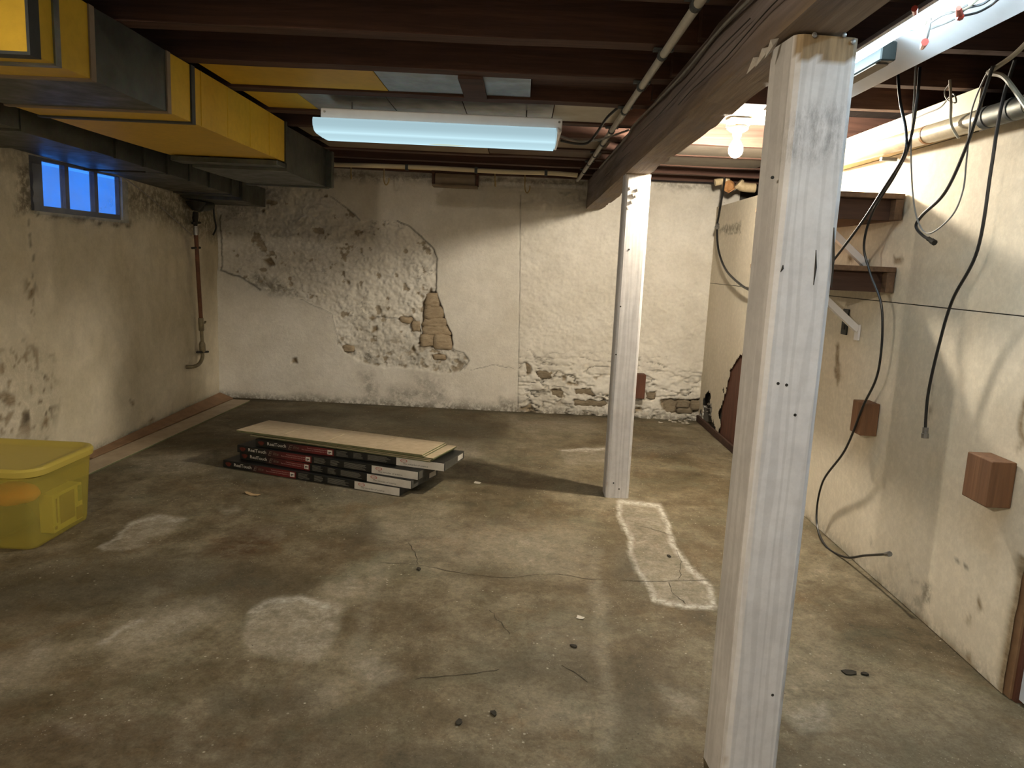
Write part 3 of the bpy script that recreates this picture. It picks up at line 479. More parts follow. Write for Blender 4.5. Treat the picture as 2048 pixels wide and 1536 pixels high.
# ---- ceiling: subfloor boards, joists, sheet panels between joists
CEIL = empty('ceiling', (0, 3, ZJ), 'open basement ceiling of dark joists under plank subfloor', None); CEIL['kind'] = 'structure'
for k in range(27):
    x = XL-.05+k*.211; MB().box(x, x+.207, -3.1, 7.2, ZTOP, ZTOP+.02).build('board', MAT['subfloor'], CEIL)
def joist(x0, x1, y, t=.08, z0=ZJ, z1=ZTOP-.001):
    n = 24; mb = MB(); s = random.random()*90; pts = []
    for i in range(n):
        x = x0+(x1-x0)*i/(n-1); w = (float(vn(np.array(x*2+s), np.array(s)))-.5)*.012; h = (float(vn(np.array(x*3+s), np.array(s+9)))-.5)*.010
        pts.append([(x, y+w, z0+h), (x, y+t+w, z0+h*.6), (x, y+t+w, z1), (x, y+w, z1)])
    b = len(mb.v)
    for p in pts: mb.v += p
    for i in range(n-1):
        for k in range(4): mb.f.append([b+i*4+k, b+i*4+(k+1) % 4, b+i*4+4+(k+1) % 4, b+i*4+4+k])
    mb.f += [[b, b+1, b+2, b+3], [b+(n-1)*4+k for k in (3, 2, 1, 0)]]
    return mb.build('joist', MAT['joist'], CEIL)
for y in (-2.4, -1.7, -1.0, -.35, .25, .78, 1.28, 1.77, 2.26, 2.765, 3.245, 3.755, 4.29, 4.74, 5.24, 5.68, 6.15, 6.6, 6.92): joist(XL-.02, .70, y, .085)
for y in (-2.5, -1.9, -1.3, -.7, -.1, .4, .85, 1.30, 1.76, 2.2, 2.66, 3.15, 3.60, 4.78, 5.28, 5.80, 6.30, 6.72): joist(.56, 2.72, y+.002, .055)
def cpanel(x0, x1, y0, y1, z, mat, name='panel', tilt=0.0):
    return MB().hexa([(x0, y0, z), (x1, y0, z+tilt), (x1, y1, z+tilt), (x0, y1, z), (x0, y0, z+.004), (x1, y0, z+tilt+.004), (x1, y1, z+tilt+.004), (x0, y1, z+.004)]).build(name, MAT[mat], CEIL)
cpanel(-1.43, -.68, 3.335, 3.75, ZJ+.012, 'yellow'); cpanel(-.675, .0, 3.335, 3.75, ZJ+.012, 'galvb'); cpanel(.005, .54, 3.335, 3.75, ZJ+.06, 'joist')
MB().box(-.31, -.205, 3.335, 3.755, ZJ-.012, ZJ+.006).build('cross_batten', MAT['joist'], CEIL)
for a, b, mt in ((-1.43, -1.16, 'yellow'), (-1.155, -.72, 'galvb'), (-.715, -.34, 'galvb'), (-.335, .12, 'galvb'), (.125, .50, 'whiteb')): cpanel(a, b, 3.842, 4.288, ZJ+.008+random.random()*.004, mt)
cpanel(-1.45, .52, 4.828, 5.238, ZJ+.01, 'tan'); cpanel(-1.45, -.28, 5.328, 5.678, ZJ+.008, 'tan'); cpanel(-.275, .52, 5.328, 5.678, ZJ+.012, 'brownb'); cpanel(-1.7, -.85, 6.69, 6.92, ZJ+.01, 'yellow')
cpanel(.74, 1.62, 3.66, 4.50, ZJ+.076, 'whiteb'); cpanel(.74, 1.70, 4.838, 5.278, ZJ+.006, 'greyb'); cpanel(.74, 1.70, 5.338, 5.798, ZJ+.006, 'greyb')

# ================================================================== timber frame
def beam():
    n = 130; ring = []
    prof = [(0, 0), (.5, 0), (1, 0), (1, .5), (1, 1), (.5, 1), (0, 1), (0, .75), (0, .5), (0, .25)]
    V = []; pale = []; ck = []
    for i in range(n):
        y = -2.9+(7.04+2.9)*i/(n-1); t = (7.05-y)/5.2
        xl = .560+.022*min(t, 1.4); xr = .700+.025*min(t, 1.4); zb = 1.918+.046*min(t, 1.4)
        for (a, b) in prof:
            r = (float(vn(np.array(y*6+a*3), np.array(b*7+a*5+3)))-.5)*.010
            x = xl+(xr-xl)*a; z = zb+(ZJ-.003-zb)*b
            if b == 0 and a in (0, 1):
                c = max(0, float(vn(np.array(y*9), np.array(a*20+.5)))-.45)*.016; z += c; x += c*(1 if a == 0 else -1)
            V.append((x+(r if a in (0, 1) else 0), y, min(z+(r*.5 if b == 0 else 0), ZJ-.003)))
            pale.append(.8 if b == 0 else (.35 if b == .25 and a == 0 else 0)); ck.append(0)
    K = len(prof); f = []
    for i in range(n-1):
        for k in range(K): f.append([i*K+k, i*K+(k+1) % K, (i+1)*K+(k+1) % K, (i+1)*K+k])
    f += [list(range(K))[::-1], [(n-1)*K+k for k in range(K)]]
    me = mesh(V, f); attr(me, 'pale', np.array(pale)); attr(me, 'crack', np.array(ck))
    o = place('support_beam', me, MAT['beam']); return tag(o, 'rough dark brown timber beam resting on two white posts', 'beam')
BEAM = beam()
for (a, b) in (((.5655, 2.1, 2.06), (.556, 4.6, 2.075)), ((.566, 1.7, 2.03), (.565, 3.0, 2.02)), ((.553, 4.2, 2.02), (.546, 6.0, 2.03))):
    mb = MB(); mb.tube(spline([np.array(a)+(np.array(b)-np.array(a))*t+[0, 0, .006*math.sin(t*9)] for t in np.linspace(0, 1, 7)], 4), .0018, 5); mb.build('drying_crack', MAT['iron'], BEAM)
def post(name, label, fl_corner, w, ang, ztop, bare_h, dirtpoly=None, lean=(0, 0)):
    c, s = math.cos(ang), math.sin(ang); e = .010
    per = []; n = 9
    for k in range(4):
        for j in range(n):
            u = j/n
            per.append({0: (u, 0), 1: (1, u), 2: (1-u, 1), 3: (0, 1-u)}[k])
    nz = 150; V = []; B = []; Dt = []; C = []
    for i in range(nz):
        z = ztop*i/(nz-1)
        for (a, b) in per:
            x = (a-.5)*w; y = (b-.5)*w
            ex = abs(abs(x)-w/2) < 1e-6; ey = abs(abs(y)-w/2) < 1e-6
            if ex and ey: x *= 1-e/w*1.2; y *= 1-e/w*1.2
            q = (a*3.1 if b in (0, 1) else b*3.1+7); nn = float(fbm(np.array(q*6+.01), np.array(z*5+a*9), 3))-.5
            chip = max(0, float(vn(np.array(z*22), np.array(a*31+b*57)))-.80)*.04 if (ex and ey) else 0
            x *= 1+nn*.010-chip*2; y *= 1+nn*.010-chip*2
            X_ = fl_corner[0]+c*(x+w/2)-s*(y+w/2)+lean[0]*z; Y_ = fl_corner[1]+s*(x+w/2)+c*(y+w/2)+lean[1]*z
            V.append((X_, Y_, z)); hh = bare_h*(1+1.2*(float(vn(np.array(q*3), np.array(4.)))-.5))
            B.append(1. if (z > ztop-hh and b < .02) else (min(1, chip*60))); Dt.append(0)
            C.append(0)
    V = np.array(V); px, py = pj(V); 
    if dirtpoly: Dt = pm(dirtpoly, px, py, 18)*(V[:, 1] < fl_corner[1]+.09)
    K = len(per); f = [[i*K+k, i*K+(k+1) % K, (i+1)*K+(k+1) % K, (i+1)*K+k] for i in range(nz-1) for k in range(K)]
    f += [list(range(K))[::-1], [(nz-1)*K+k for k in range(K)]]
    me = mesh(V, f, True); attr(me, 'bare', np.array(B)); attr(me, 'dirt', np.array(Dt)); attr(me, 'crack', np.array(C))
    me.set_sharp_from_angle(angle=math.radians(18))
    root = empty(name, (fl_corner[0]+w/2, fl_corner[1]+w/2, 0), label, 'post'); place('shaft', me, MAT['post'], root); return root
P1C = np.array([.612, 1.86]); A1 = .09
P1 = post('support_post', 'thick white painted timber post with nail heads in its bare top', P1C, .158, A1, 1.957, .044, [(1600, 210), (1715, 200), (1700, 330), (1560, 330), (1560, 250)])
def on_post(px, py, w=.158):     # point on front face of post 1
    n = np.array([math.sin(A1), -math.cos(A1), 0]); d = ray(px, py); o = np.array([P1C[0], P1C[1], 0]); t = np.dot(o-CO, n)/np.dot(d, n); return CO+t*d, n
for p_ in ((1627, 71), (1686, 71), (1704, 85)):
    p, n = on_post(*p_); MB().lathe(p-n*.004, n, [(0, .003), (.008, .003), (.0081, .0062), (.010, .0062), (.011, .005)], 12).build('nail', MAT['steel'], P1, True)
for (a, b, L_) in ((1632, 500, 70), (1668, 455, 120), (1566, 530, 14)):
    p, n = on_post(a, b); q, n = on_post(a-5, b+L_); MB().tube([p, (p+q)/2+[.002, 0, 0], q], [.001, .003, .001], 6).build('drying_crack', MAT['iron'], P1)
for p_ in ((1545, 1390), (1590, 830), (1573, 770), (1556, 767), (1545, 355)):
    p, n = on_post(*p_); MB().lathe(p-n*.002, n, [(0, .004), (.0032, .004)], 8).build('nail_hole', MAT['iron'], P1)
# curled paint at the top of the near post
for (a, b, c, d) in ((1527, 128, 1512, 140), (1545, 108, 1530, 126), (1560, 92, 1550, 108)):
    p = pl(a, b, 0, .595); q = pl(c, d, 0, .585); v = [p+[-.004, 0, .018], p+[-.02, -.01, -.004], q+[-.024, 0, -.012], q+[-.002, 0, .012], (p+q)/2+[-.022, -.01, .02]]
    mb = MB(); mb.quad(v[0], v[1], v[4]); mb.quad(v[1], v[2], v[4]); mb.quad(v[2], v[3], v[4]); mb.quad(v[3], v[0], v[4]); mb.build('curled_paint', MAT['flakew'], P1)
P2C = fl(1209.7, 995)[:2]
P2 = post('support_post', 'thinner white painted post nearer the back wall, flaking at its top', P2C, .147, .0, 1.938, .008, None, lean=(-.003, 0))
for a, b in ((1260, 377), (1271, 392), (1263, 404), (1255, 416), (1275, 380), (1266, 390)):
    p = pl(a, b, 1, P2C[1]-.002); MB().lathe(p, (0, -1, 0), [(0, .010), (.003, .011), (.005, .007)], 7).build('paint_blister', MAT['flakew'], P2, True)
for a, b in ((1258, 499), (1241, 613), (1232, 709), (1227, 966), (1238, 978)):
    p = pl(a, b, 1, P2C[1]); MB().lathe(p, (0, -1, 0), [(0, .005), (.002, .005)], 7).build('nail_hole', MAT['iron'], P2)

# ================================================================== ducts
DX0, DX1, DZ0, DZ1 = -2.10, -1.45, 1.934, 2.165
def duct_sec(root, y0, y1, mat, x0=DX0, x1=DX1, z0=DZ0, z1=DZ1, ribs=0, name='section'):
    n = max(3, int((y1-y0)/.1)); mb = MB()
    ys_ = np.linspace(y0, y1, n); 
    for i, y in enumerate(ys_):
        b = .004*math.sin(math.pi*i/(n-1)); mb.v += [(x0, y, z0-b), (x1+b, y, z0-b), (x1+b, y, z1), (x0, y, z1)]
    for i in range(n-1):
        for k in range(4): mb.f.append([i*4+k, i*4+(k+1) % 4, i*4+4+(k+1) % 4, i*4+4+k])
    mb.f += [[0, 1, 2, 3], [(n-1)*4+k for k in (3, 2, 1, 0)]]
    o = mb.build(name, mat, root)
    for k in range(ribs):
        y = y0+(y1-y0)*(k+1)/(ribs+1); mb = MB(); mb.tube([(x1+.003, y, z0), (x1+.003, y, z1)], .003, 6); mb.build('crease', mat, root)
    return o
def cleat(root, y, mat, w=.03, x0=DX0, x1=DX1, z0=DZ0, z1=DZ1, t=.009):
    mb = MB(); mb.box(x1, x1+t, y-w/2, y+w/2, z0-t, z1); mb.box(x0-t, x1, y-w/2, y+w/2, z0-t, z0); mb.box(x0-t, x0, y-w/2, y+w/2, z0, z1); mb.build('cleat', mat, root)
DU = empty('air_duct', ((DX0+DX1)/2, 3.4, DZ0), 'yellow painted rectangular air duct with one bare steel section', 'duct')
duct_sec(DU, 2.27, 2.585, MAT['yellow']); duct_sec(DU, 2.60, 3.125, MAT['galvd']); duct_sec(DU, 3.14, 4.64, MAT['yellow'], ribs=4)
cleat(DU, 2.285, MAT['tape'], .05); cleat(DU, 2.395, MAT['galv'], .03); cleat(DU, 2.592, MAT['tan'], .03, t=.006); cleat(DU, 3.132, MAT['tan'], .03, t=.006); cleat(DU, 3.35, MAT['tape'], .035); cleat(DU, 4.635, MAT['galvd'], .03)
MB().box(DX0+.02, DX1-.004, 4.5, 4.66, DZ0-.036, DZ0-.006).build('end_collar', MAT['galvd'], DU, bevel=.004, seg=1)
D3 = empty('duct_branch', (-1.75, 5.2, 1.88), 'short grey steel duct box beyond the end of the yellow duct', 'duct')
duct_sec(D3, 4.66, 5.62, MAT['galvd'], -2.02, -1.448, 1.882, 2.145, 0, 'box'); cleat(D3, 5.60, MAT['galvd'], .05, -2.02, -1.448, 1.882, 2.145, .012); MB().box(-1.46, -1.40, 5.56, 5.615, 1.874, 2.13).build('end_flange', MAT['galvd'], D3, bevel=.004, seg=1)
D2 = empty('air_duct', (-2.58, 5, 1.85), 'dull grey steel duct running along the left wall above the window', 'duct')
def duct2(y0, y1, za, zb, x1, name='section', mat='galvd', th=.20):
    mb = MB(); x0 = XL+.03
    mb.hexa([(x0, y0, za), (x1, y0, za), (x1, y1, zb), (x0, y1, zb), (x0, y0, za+th), (x1, y0, za+th), (x1, y1, zb+th), (x0, y1, zb+th)]); return mb.build(name, MAT[mat], D2)
duct2(2.5, 3.55, 1.915, 1.900, -2.33); duct2(3.55, 4.12, 1.890, 1.880, -2.325); duct2(4.12, 5.02, 1.893, 1.872, -2.35); duct2(5.03, 5.35, 1.870, 1.862, -2.345); duct2(5.36, 6.12, 1.862, 1.838, -2.35); duct2(6.13, 6.28, 1.828, 1.825, -2.34, 'end_collar'); duct2(6.29, 6.85, 1.80, 1.79, -2.32, 'end_box', 'galvd', .16)
for y, z in ((4.4, 1.886), (4.72, 1.879), (5.03, 1.868), (5.355, 1.860), (5.7, 1.851), (6.125, 1.832)): MB().box(-2.352, -2.337, y-.012, y+.012, z-.004, z+.2).build('cleat', MAT['galvd'], D2)
# rods and strings slung under that duct
o = MB().tube([pl(168, 339, 0, -2.5), pl(215, 341, 0, -2.45), pl(290, 344, 0, -2.36)], .006, 6).build('hanger_rod', MAT['iron'], None, True); tag(o, 'thin dark hanger rod slung below the wall duct by the window', 'rod')
o = MB().tube(spline([pl(195, 345, 0, -2.62), pl(245, 355, 0, -2.7), pl(300, 395, 0, -2.8), pl(345, 435, 0, -2.81), pl(383, 470, 0, -2.80)], 5), .004, 5).build('loose_wire', MAT['greyw'], None, True); tag(o, 'thin slack wire from the window corner down to the rusty gas pipe', 'wire')
o = MB().tube(spline([pl(427, 397, 0, -2.81), pl(428, 430, 0, -2.81), pl(432, 455, 0, -2.81), pl(426, 470, 0, -2.82)], 5), .008, 6).build('loose_cable', MAT['black'], None, True); tag(o, 'short black cable hanging in the far left corner beside the meter', 'cable')

# ================================================================== gas pipe with fittings on the left wall
GX = XL+.07; g = lambda x, y, d=0: pl(x, y, 0, GX+d)
GP = empty('gas_pipe', g(405, 700), 'rusty vertical gas pipe with valve and curved foot on the left wall', 'pipe')
MB().tube([g(392, 470), g(397, 560), g(402, 640)], .017, 12).build('riser', MAT['rustpipe'], GP, True)
MB().tube([g(401.5, 636), g(402, 644), g(403, 660), g(403, 662)], [.022, .024, .024, .019], 12).build('valve', MAT['brass'], GP, True)
VL = GP.children[-1]
MB().tube([g(403, 647), g(410, 646), g(411, 643)], [.007, .007, .010], 8).build('valve_handle', MAT['brass'], VL, True)
MB().tube([g(403, 660), g(405, 690)], .015, 12).build('lower_pipe', MAT['brass'], GP, True)
MB().tube([g(404, 683), g(404.3, 688), g(405, 700), g(405.3, 704)], [.018, .027, .027, .02], 10).build('union', MAT['brass'], GP, True)
MB().tube([g(394, 704.5), g(416, 703.5)], .010, 8).build('wall_clamp', MAT['iron'], GP, True)
MB().tube(spline([g(405, 706), g(404.5, 716), g(399, 727), g(388, 733), g(373, 734, -.06)], 5), .016, 12).build('elbow', MAT['brass'], GP, True)
for y in (446, 496): MB().tube([g(384, y), g(400, y-.5)], .010, 8).build('wall_clamp', MAT['iron'], GP, True)
MB().tube([g(391, 452), g(392, 470)], .021, 10).build('coupling', MAT['steel'], GP, True)
MB().tube([g(391, 424), g(390.5, 436), g(391, 452)], [.022, .025, .015], 10).build('shutoff', MAT['iron'], GP, True)
GM = empty('meter_housing', g(395, 400), 'grey conical meter housing above the rusty gas pipe', 'meter')
MB().tube([g(391, 421, .02), g(391, 416, .02), g(391, 409, .02), g(391, 404, .02)], [.028, .045, .07, .08], 18).build('cone', MAT['iron'], GM, True)
MB().tube([g(398, 413, .03), g(418, 411, .03)], .045, 18).build('drum', MAT['galvd'], GM, True); MB().tube([g(417, 412, .04), g(423, 411, .04)], .03, 12).build('cap', MAT['iron'], GM, True)

# ================================================================== lights
def fix1():
    X0, X1 = -1.066, .135; root = empty('light_fixture', ((X0+X1)/2, 4.05, 2.0), 'long fluorescent ceiling light with glowing curved lens', 'ceiling light')
    mb = MB(); mb.box(X0+.03, X1+.03, 3.875, 4.18, 2.052, 2.116); mb.build('housing', MAT['wht'], root, bevel=.006, seg=2)
    prof = [(3.845, 2.064), (3.838, 2.05), (3.842, 2.028), (3.865, 2.006), (3.90, 1.998), (4.0, 1.995), (4.13, 1.997), (4.185, 2.004), (4.225, 2.03), (4.23, 2.05), (4.225, 2.064)]
    fine = []
    for (a, b) in zip(prof[:-1], prof[1:]):
        for k in range(5): fine.append((a[0]+(b[0]-a[0])*k/5, a[1]+(b[1]-a[1])*k/5-(.0012 if k % 2 else 0)))
    fine.append(prof[-1]); mb = MB(); n = len(fine)
    for x in (X0, X1):
        mb.v += [(x, y, z) for y, z in fine]
    mb.f = [[i, i+1, n+i+1, n+i] for i in range(n-1)]; mb.f += [list(range(n)), list(range(2*n-1, n-1, -1))]
    mb.build('lens', MAT['lens'], root, True)
    mb = MB(); n = len(prof); e = X1+.006
    for x in (e, e+.010): mb.v += [(x, y, z+.004) for y, z in prof]
    mb.f = [[i, i+1, n+i+1, n+i] for i in range(n-1)]+[list(range(n)), list(range(2*n-1, n-1, -1))]; mb.build('end_plate', MAT['wht'], root)
    for x in (X0+.05, X1+.015): MB().lathe((x, 3.874, 2.098), (0, -1, 0), [(0, .006), (.003, .005)], 10).build('screw', MAT['steel'], root)
    for x in (X0+.15, X1-.15): MB().tube([(x, 4.04, 2.116), (x, 4.04, 2.178)], .004, 6).build('hanger', MAT['steel'], root)
    V = [(-.42+.10*math.cos(t), 4.08+.022*math.sin(t), 1.9935) for t in np.linspace(0, 2*math.pi, 33)[:-1]]; place('lens_stain', mesh(V, [list(range(32))]), MAT['stain'], root)
    return root
FX1 = fix1()
o = MB().tube(spline([pl(1122, 281, 1, 4.1), pl(1150, 287, 1, 4.15), pl(1175, 286, 1, 4.18), pl(1192, 268, 1, 4.1), pl(1212, 238, 1, 3.95), pl(1228, 222, 1, 3.88), pl(1239, 213, 1, 3.84)], 6), .007, 8).build('power_cord', MAT['black'], None, True); tag(o, 'black power cord looping up from the lit ceiling fixture to the joists', 'power cord')
o = MB().tube(spline([(.17, 4.2, 2.085), (.28, 4.25, 2.07), (.40, 4.27, 2.09), (.55, 4.30, 2.15)], 6), .006, 6).build('feed_cable', MAT['greyw'], None, True); tag(o, 'grey cable sagging between the lit ceiling fixture and the beam', 'cable')

def fix2(y0, y1, label, full):
    root = empty('shop_light', (1.1, (y0+y1)/2, 2.1), label, 'ceiling light')
    prof = [(.975, 2.082), (.985, 2.079), (1.045, 2.125), (1.10, 2.150), (1.13, 2.150), (1.155, 2.135), (1.232, 2.086), (1.240, 2.090), (1.160, 2.148), (1.13, 2.163), (1.09, 2.163), (1.035, 2.137)]
    mb = MB(); n = len(prof)
    for y in (y0, y1): mb.v += [(x, y, z) for x, z in prof]
    mb.f = [[i, (i+1) % n, n+(i+1) % n, n+i] for i in range(n)]; mb.build('reflector', MAT['wht'], root)
    MB().tube([(1.030, y0+.05, 2.098), (1.030, y1-.05, 2.098)], .0165, 14).build('tube', MAT['tube'], root, True)
    for y in (y0+.03, y1-.05): MB().box(1.015, 1.055, y, y+.02, 2.07, 2.14).build('socket', MAT['wht'], root, bevel=.003, seg=1)
    if not full: return root
    MB().box(1.074, 1.122, 2.46, 3.06, 2.070, 2.128).build('ballast', MAT['black2'], root, bevel=.004, seg=1); MB().box(1.078, 1.118, 2.50, 3.04, 2.067, 2.0702).build('ballast_label', MAT['tan'], root)
    L = lambda *q: [pl(a, b, 2, z) for a, b, z in q]
    ws = (('whitew', L((1818, 62, 2.11), (1826, 48, 2.10), (1848, 50, 2.09), (1856, 28, 2.11), (1880, 20, 2.1), (1915, 20, 2.09))), ('greyw', L((1818, 62, 2.11), (1850, 60, 2.09), (1885, 48, 2.08), (1916, 34, 2.08))), ('greyw', L((1862, 18, 2.12), (1860, 45, 2.09), (1855, 72, 2.06), (1848, 88, 2.045))), ('whitew', L((1880, 12, 2.12), (1905, 18, 2.10), (1920, 16, 2.09))),
          ('black', L((1925, 32, 2.08), (1955, 25, 2.09), (1980, 12, 2.10), (1995, 0, 2.10), (2010, -12, 2.11))), ('black', L((1922, 26, 2.08), (1935, 16, 2.10), (1965, 8, 2.1), (1985, -6, 2.11))), ('whitew', L((1925, 20, 2.09), (1940, 12, 2.1), (1955, 0, 2.12), (1970, -8, 2.12))), ('greyw', L((1860, 45, 2.09), (1885, 30, 2.10), (1905, 24, 2.1), (1935, 10, 2.11))))
    for mt, p in ws: MB().tube(spline(p, 6), .0032, 6).build('wire', MAT[mt], root, True)
    for (a, b, c, d, z) in ((1920, 34, 1917, 16, 2.075), (1914, 33, 1926, 33, 2.07), (1850, 84, 1844, 96, 2.045)):
        MB().tube([pl(a, b, 2, z), pl((a+c)/2, (b+d)/2, 2, z), pl(c, d, 2, z)], [.010, .0085, .006], 8).build('wire_nut', MAT['red'], root, True)
    MB().tube([pl(1829, 17, 2, 2.07), pl(1830, 27, 2, 2.07)], [.008, .006], 8).build('wire_nut', MAT['red'], root, True)
    for y in (1.4, 3.1): MB().box(1.09, 1.12, y, y+.02, 2.163, 2.19).build('mounting_block', MAT['steel'], root)
    return root
fix2(.95, 3.30, 'open white fluorescent shop light with exposed wiring above the right side', True)
fix2(-1.70, .65, 'added fill light shaped as a white shop light, unseen over the viewer', False)  # unseen lamp added in line with the shop light, as front fill
BP = np.array([1.155, 4.34, 2.0])
def bulb():
    root = empty('bare_bulb', BP, 'bare warm glowing bulb in a porcelain holder beside the beam', 'light bulb'); zt = ZJ+.075
    mb = MB(); mb.box(BP[0]-.055, BP[0]+.055, BP[1]-.055, BP[1]+.055, zt-.045, zt-.001); mb.build('junction_box', MAT['steel'], root, bevel=.004, seg=1)
    MB().lathe((BP[0], BP[1], zt-.045), (0, 0, -1), [(0, .058), (.012, .058), (.022, .045), (.032, .026), (.05, .024), (.055, .020)], 20).build('holder', MAT['creamfit'], root, True)
    c = (BP[0], BP[1], zt-.10); MB().lathe(c, (0, 0, -1), [(0, .014), (.012, .016), (.03, .026), (.05, .036), (.07, .039), (.09, .035), (.105, .022), (.112, .004)], 20).build('glass', MAT['bulb'], root, True)
    return root
bulb()
# a second bare bulb hangs in the part of the basement behind the viewer, beside the stair partition
HP = (-1.5, -.62, 2.225); root = empty('bare_bulb', (HP[0], HP[1], 2.13), 'bare bulb on a cord in the bay behind the viewer', 'light bulb')
MB().tube([(HP[0], HP[1], ZTOP), (HP[0], HP[1], HP[2]+.05)], .004, 6).build('cord', MAT['black'], root); MB().lathe((HP[0], HP[1], HP[2]+.07), (0, 0, -1), [(0, .015), (.02, .02), (.06, .02)], 14).build('holder', MAT['black'], root, True)
MB().lathe((HP[0], HP[1], HP[2]+.012), (0, 0, -1), [(0, .012), (.03, .022), (.05, .030), (.068, .032), (.084, .028), (.1, .01)], 16).build('glass', MAT['hall'], root, True)

# ================================================================== conduits, pipes, cables
CD = empty('conduit', (.46, 4.5, 2.14), 'pale grey conduit clipped across the joists beside the beam', 'conduit')
MB().tube([(.462, -1.5, 2.146), (.462, 2.2, 2.146), (.458, 4.5, 2.146), (.456, 6.52, 2.146), (.452, 6.85, 2.146)], .0145, 12).build('tube', MAT['pvc'], CD, True)
for y in (1.30, 1.79, 2.28, 2.80, 3.28, 3.79, 4.33, 4.78, 5.28, 5.72, 6.19):
    MB().tube([(.459, y-.014, 2.146), (.459, y+.014, 2.146)], .0185, 12).box(.425, .495, y-.014, y+.014, 2.158, 2.167).build('strap', MAT['tape'], CD)
C2 = empty('conduit', (-.6, 6.4, 2.14), 'cream conduit strapped under the joists along the back wall', 'conduit')
MB().tube(spline([(-1.66, 6.48, 2.143), (-.9, 6.45, 2.150), (-.2, 6.42, 2.142), (.20, 6.39, 2.145), (.42, 6.37, 2.135)], 6), .019, 12).build('tube', MAT['cream'], C2, True)
for x, y in ((-1.0, 6.455), (-.42, 6.43), (.16, 6.395)): MB().box(x-.012, x+.012, y-.023, y+.023, 2.122, 2.168).build('strap', MAT['tape'], C2)
for k, (a, y0, y1, lab) in enumerate(((702, 322, 356, 'straight'), (768, 340, 370, 'curled'), (990, 335, 371, 'straight'), (1050, 340, 386, 'straight'))):
    yy = 6.62; p0 = pl(a, y0, 1, yy); p0[2] = max(p0[2], ZJ+.01); p1 = pl(a, y1-8, 1, yy); p2 = pl(a+4, y1, 1, yy); p3 = pl(a+9, y1-6, 1, yy-.02); p4 = pl(a+10, y1-14, 1, yy-.03)
    P_ = [p0, (p0+p1)/2, p1, p2, p3, p4] if k in (1, 3) else [p0, (p0+p1)/2, p1, pl(a, y1, 1, yy), pl(a+1, y1+1, 1, yy-.03), pl(a+1, y1-8, 1, yy-.05)]
    o = MB().tube(spline(P_, 5), .0055, 6).build('ceiling_hook', MAT['hook'], None, True)
    tag(o, ['yellowed hook hanging beside the grey duct box', 'yellowed hook curling open between duct box and wooden bracket', 'yellowed hook just past the small wooden bracket', 'longest yellowed hook hanging toward the beam end'][k], 'hook', 'hooks along the back wall')
WBK = empty('wall_bracket', (-.64, 7.0, 2.04), 'small wooden bracket box at the top of the back wall', 'bracket')
MB().box(-.82, -.455, 6.935, 7.06, 2.065, 2.165).build('body', MAT['tan'], WBK, bevel=.004, seg=1); MB().box(-.84, -.435, 6.90, 7.058, 2.045, 2.065).build('ledge', MAT['tan'], WBK, bevel=.003, seg=1)
for x in (-.845, -.452): MB().box(x, x+.022, 6.92, 7.058, 2.066, 2.17).build('cheek', MAT['joist'], WBK)
o = MB().tube(spline([pl(1510, -10, 0, .568), pl(1440, 60, 0, .566), pl(1374, 140, 0, .562), pl(1330, 187, 0, .560), pl(1268, 250, 0, .555), pl(1251, 277, 0, .552), pl(1199, 336, 0, .548)], 8), .006, 6).build('beam_cable', MAT['greyw'], None, True); tag(o, 'thin grey cable stapled along the upper edge of the timber beam', 'cable')
PP = empty('water_pipe', (1.66, 3.5, 2.02), 'thick cream painted pipe along the top of the right wall', 'pipe')
MB().tube([(1.66, .8, 2.0), (1.66, 2.85, 2.0), (1.66, 4.0, 2.02), (1.66, 5.4, 2.035)], .037, 18).build('tube', MAT['creampipe'], PP, True)
MB().tube([(1.66, 2.62, 1.998), (1.66, 2.86, 2.0)], .0385, 18).build('tape_wrap', MAT['galvd'], PP, True); MB().tube([(1.66, 2.84, 2.0), (1.66, 2.872, 2.0)], .0405, 18).build('tape_band', MAT['tape'], PP, True); MB().tube([(1.66, 2.70, 2.0), (1.66, 2.715, 2.0)], .0405, 18).build('tape_band', MAT['tape'], PP, True); MB().tube([(1.66, 3.26, 2.006), (1.66, 3.275, 2.006)], .039, 18).build('coupling', MAT['ofit'], PP, True)
for y in (2.3, 3.65, 4.7): MB().box(1.655, XR-.012, y, y+.02, 1.952, 1.968).build('pipe_bracket', MAT['steel'], PP)
PF = empty('pipe_fitting', pl(1455, 380, 1, 6.5), 'cream and orange plumbing fitting in the far right corner under the bulb', 'pipe fitting')
q = lambda x, y, d=6.5: pl(x, y, 1, d)
MB().tube([q(1452, 312), q(1452, 370)], .035, 12).build('drop_pipe', MAT['creamfit'], PF, True); MB().tube([q(1430, 365), q(1445, 362), q(1455, 368)], .03, 12).build('side_outlet', MAT['creamfit'], PF, True); MB().lathe(q(1455, 372), (0.2, -1, -.2), [(-.05, .03), (0, .048), (.03, .05), (.05, .03)], 14).build('union', MAT['ofit'], PF, True)
MB().tube([q(1457, 372), q(1463, 382)], [.03, .035], 10).build('nipple', MAT['ofit'], PF, True)
PF2 = empty('pipe_fitting', q(1490, 380), 'stubby cream pipe elbow beside the orange fitting', 'pipe fitting'); MB().tube(spline([q(1478, 368), q(1484, 373), q(1495, 375), q(1510, 376)], 4), .04, 12).build('elbow', MAT['creamfit'], PF2, True); MB().tube([q(1476, 366), q(1480, 370)], .048, 12).build('collar', MAT['creamfit'], PF2, True)
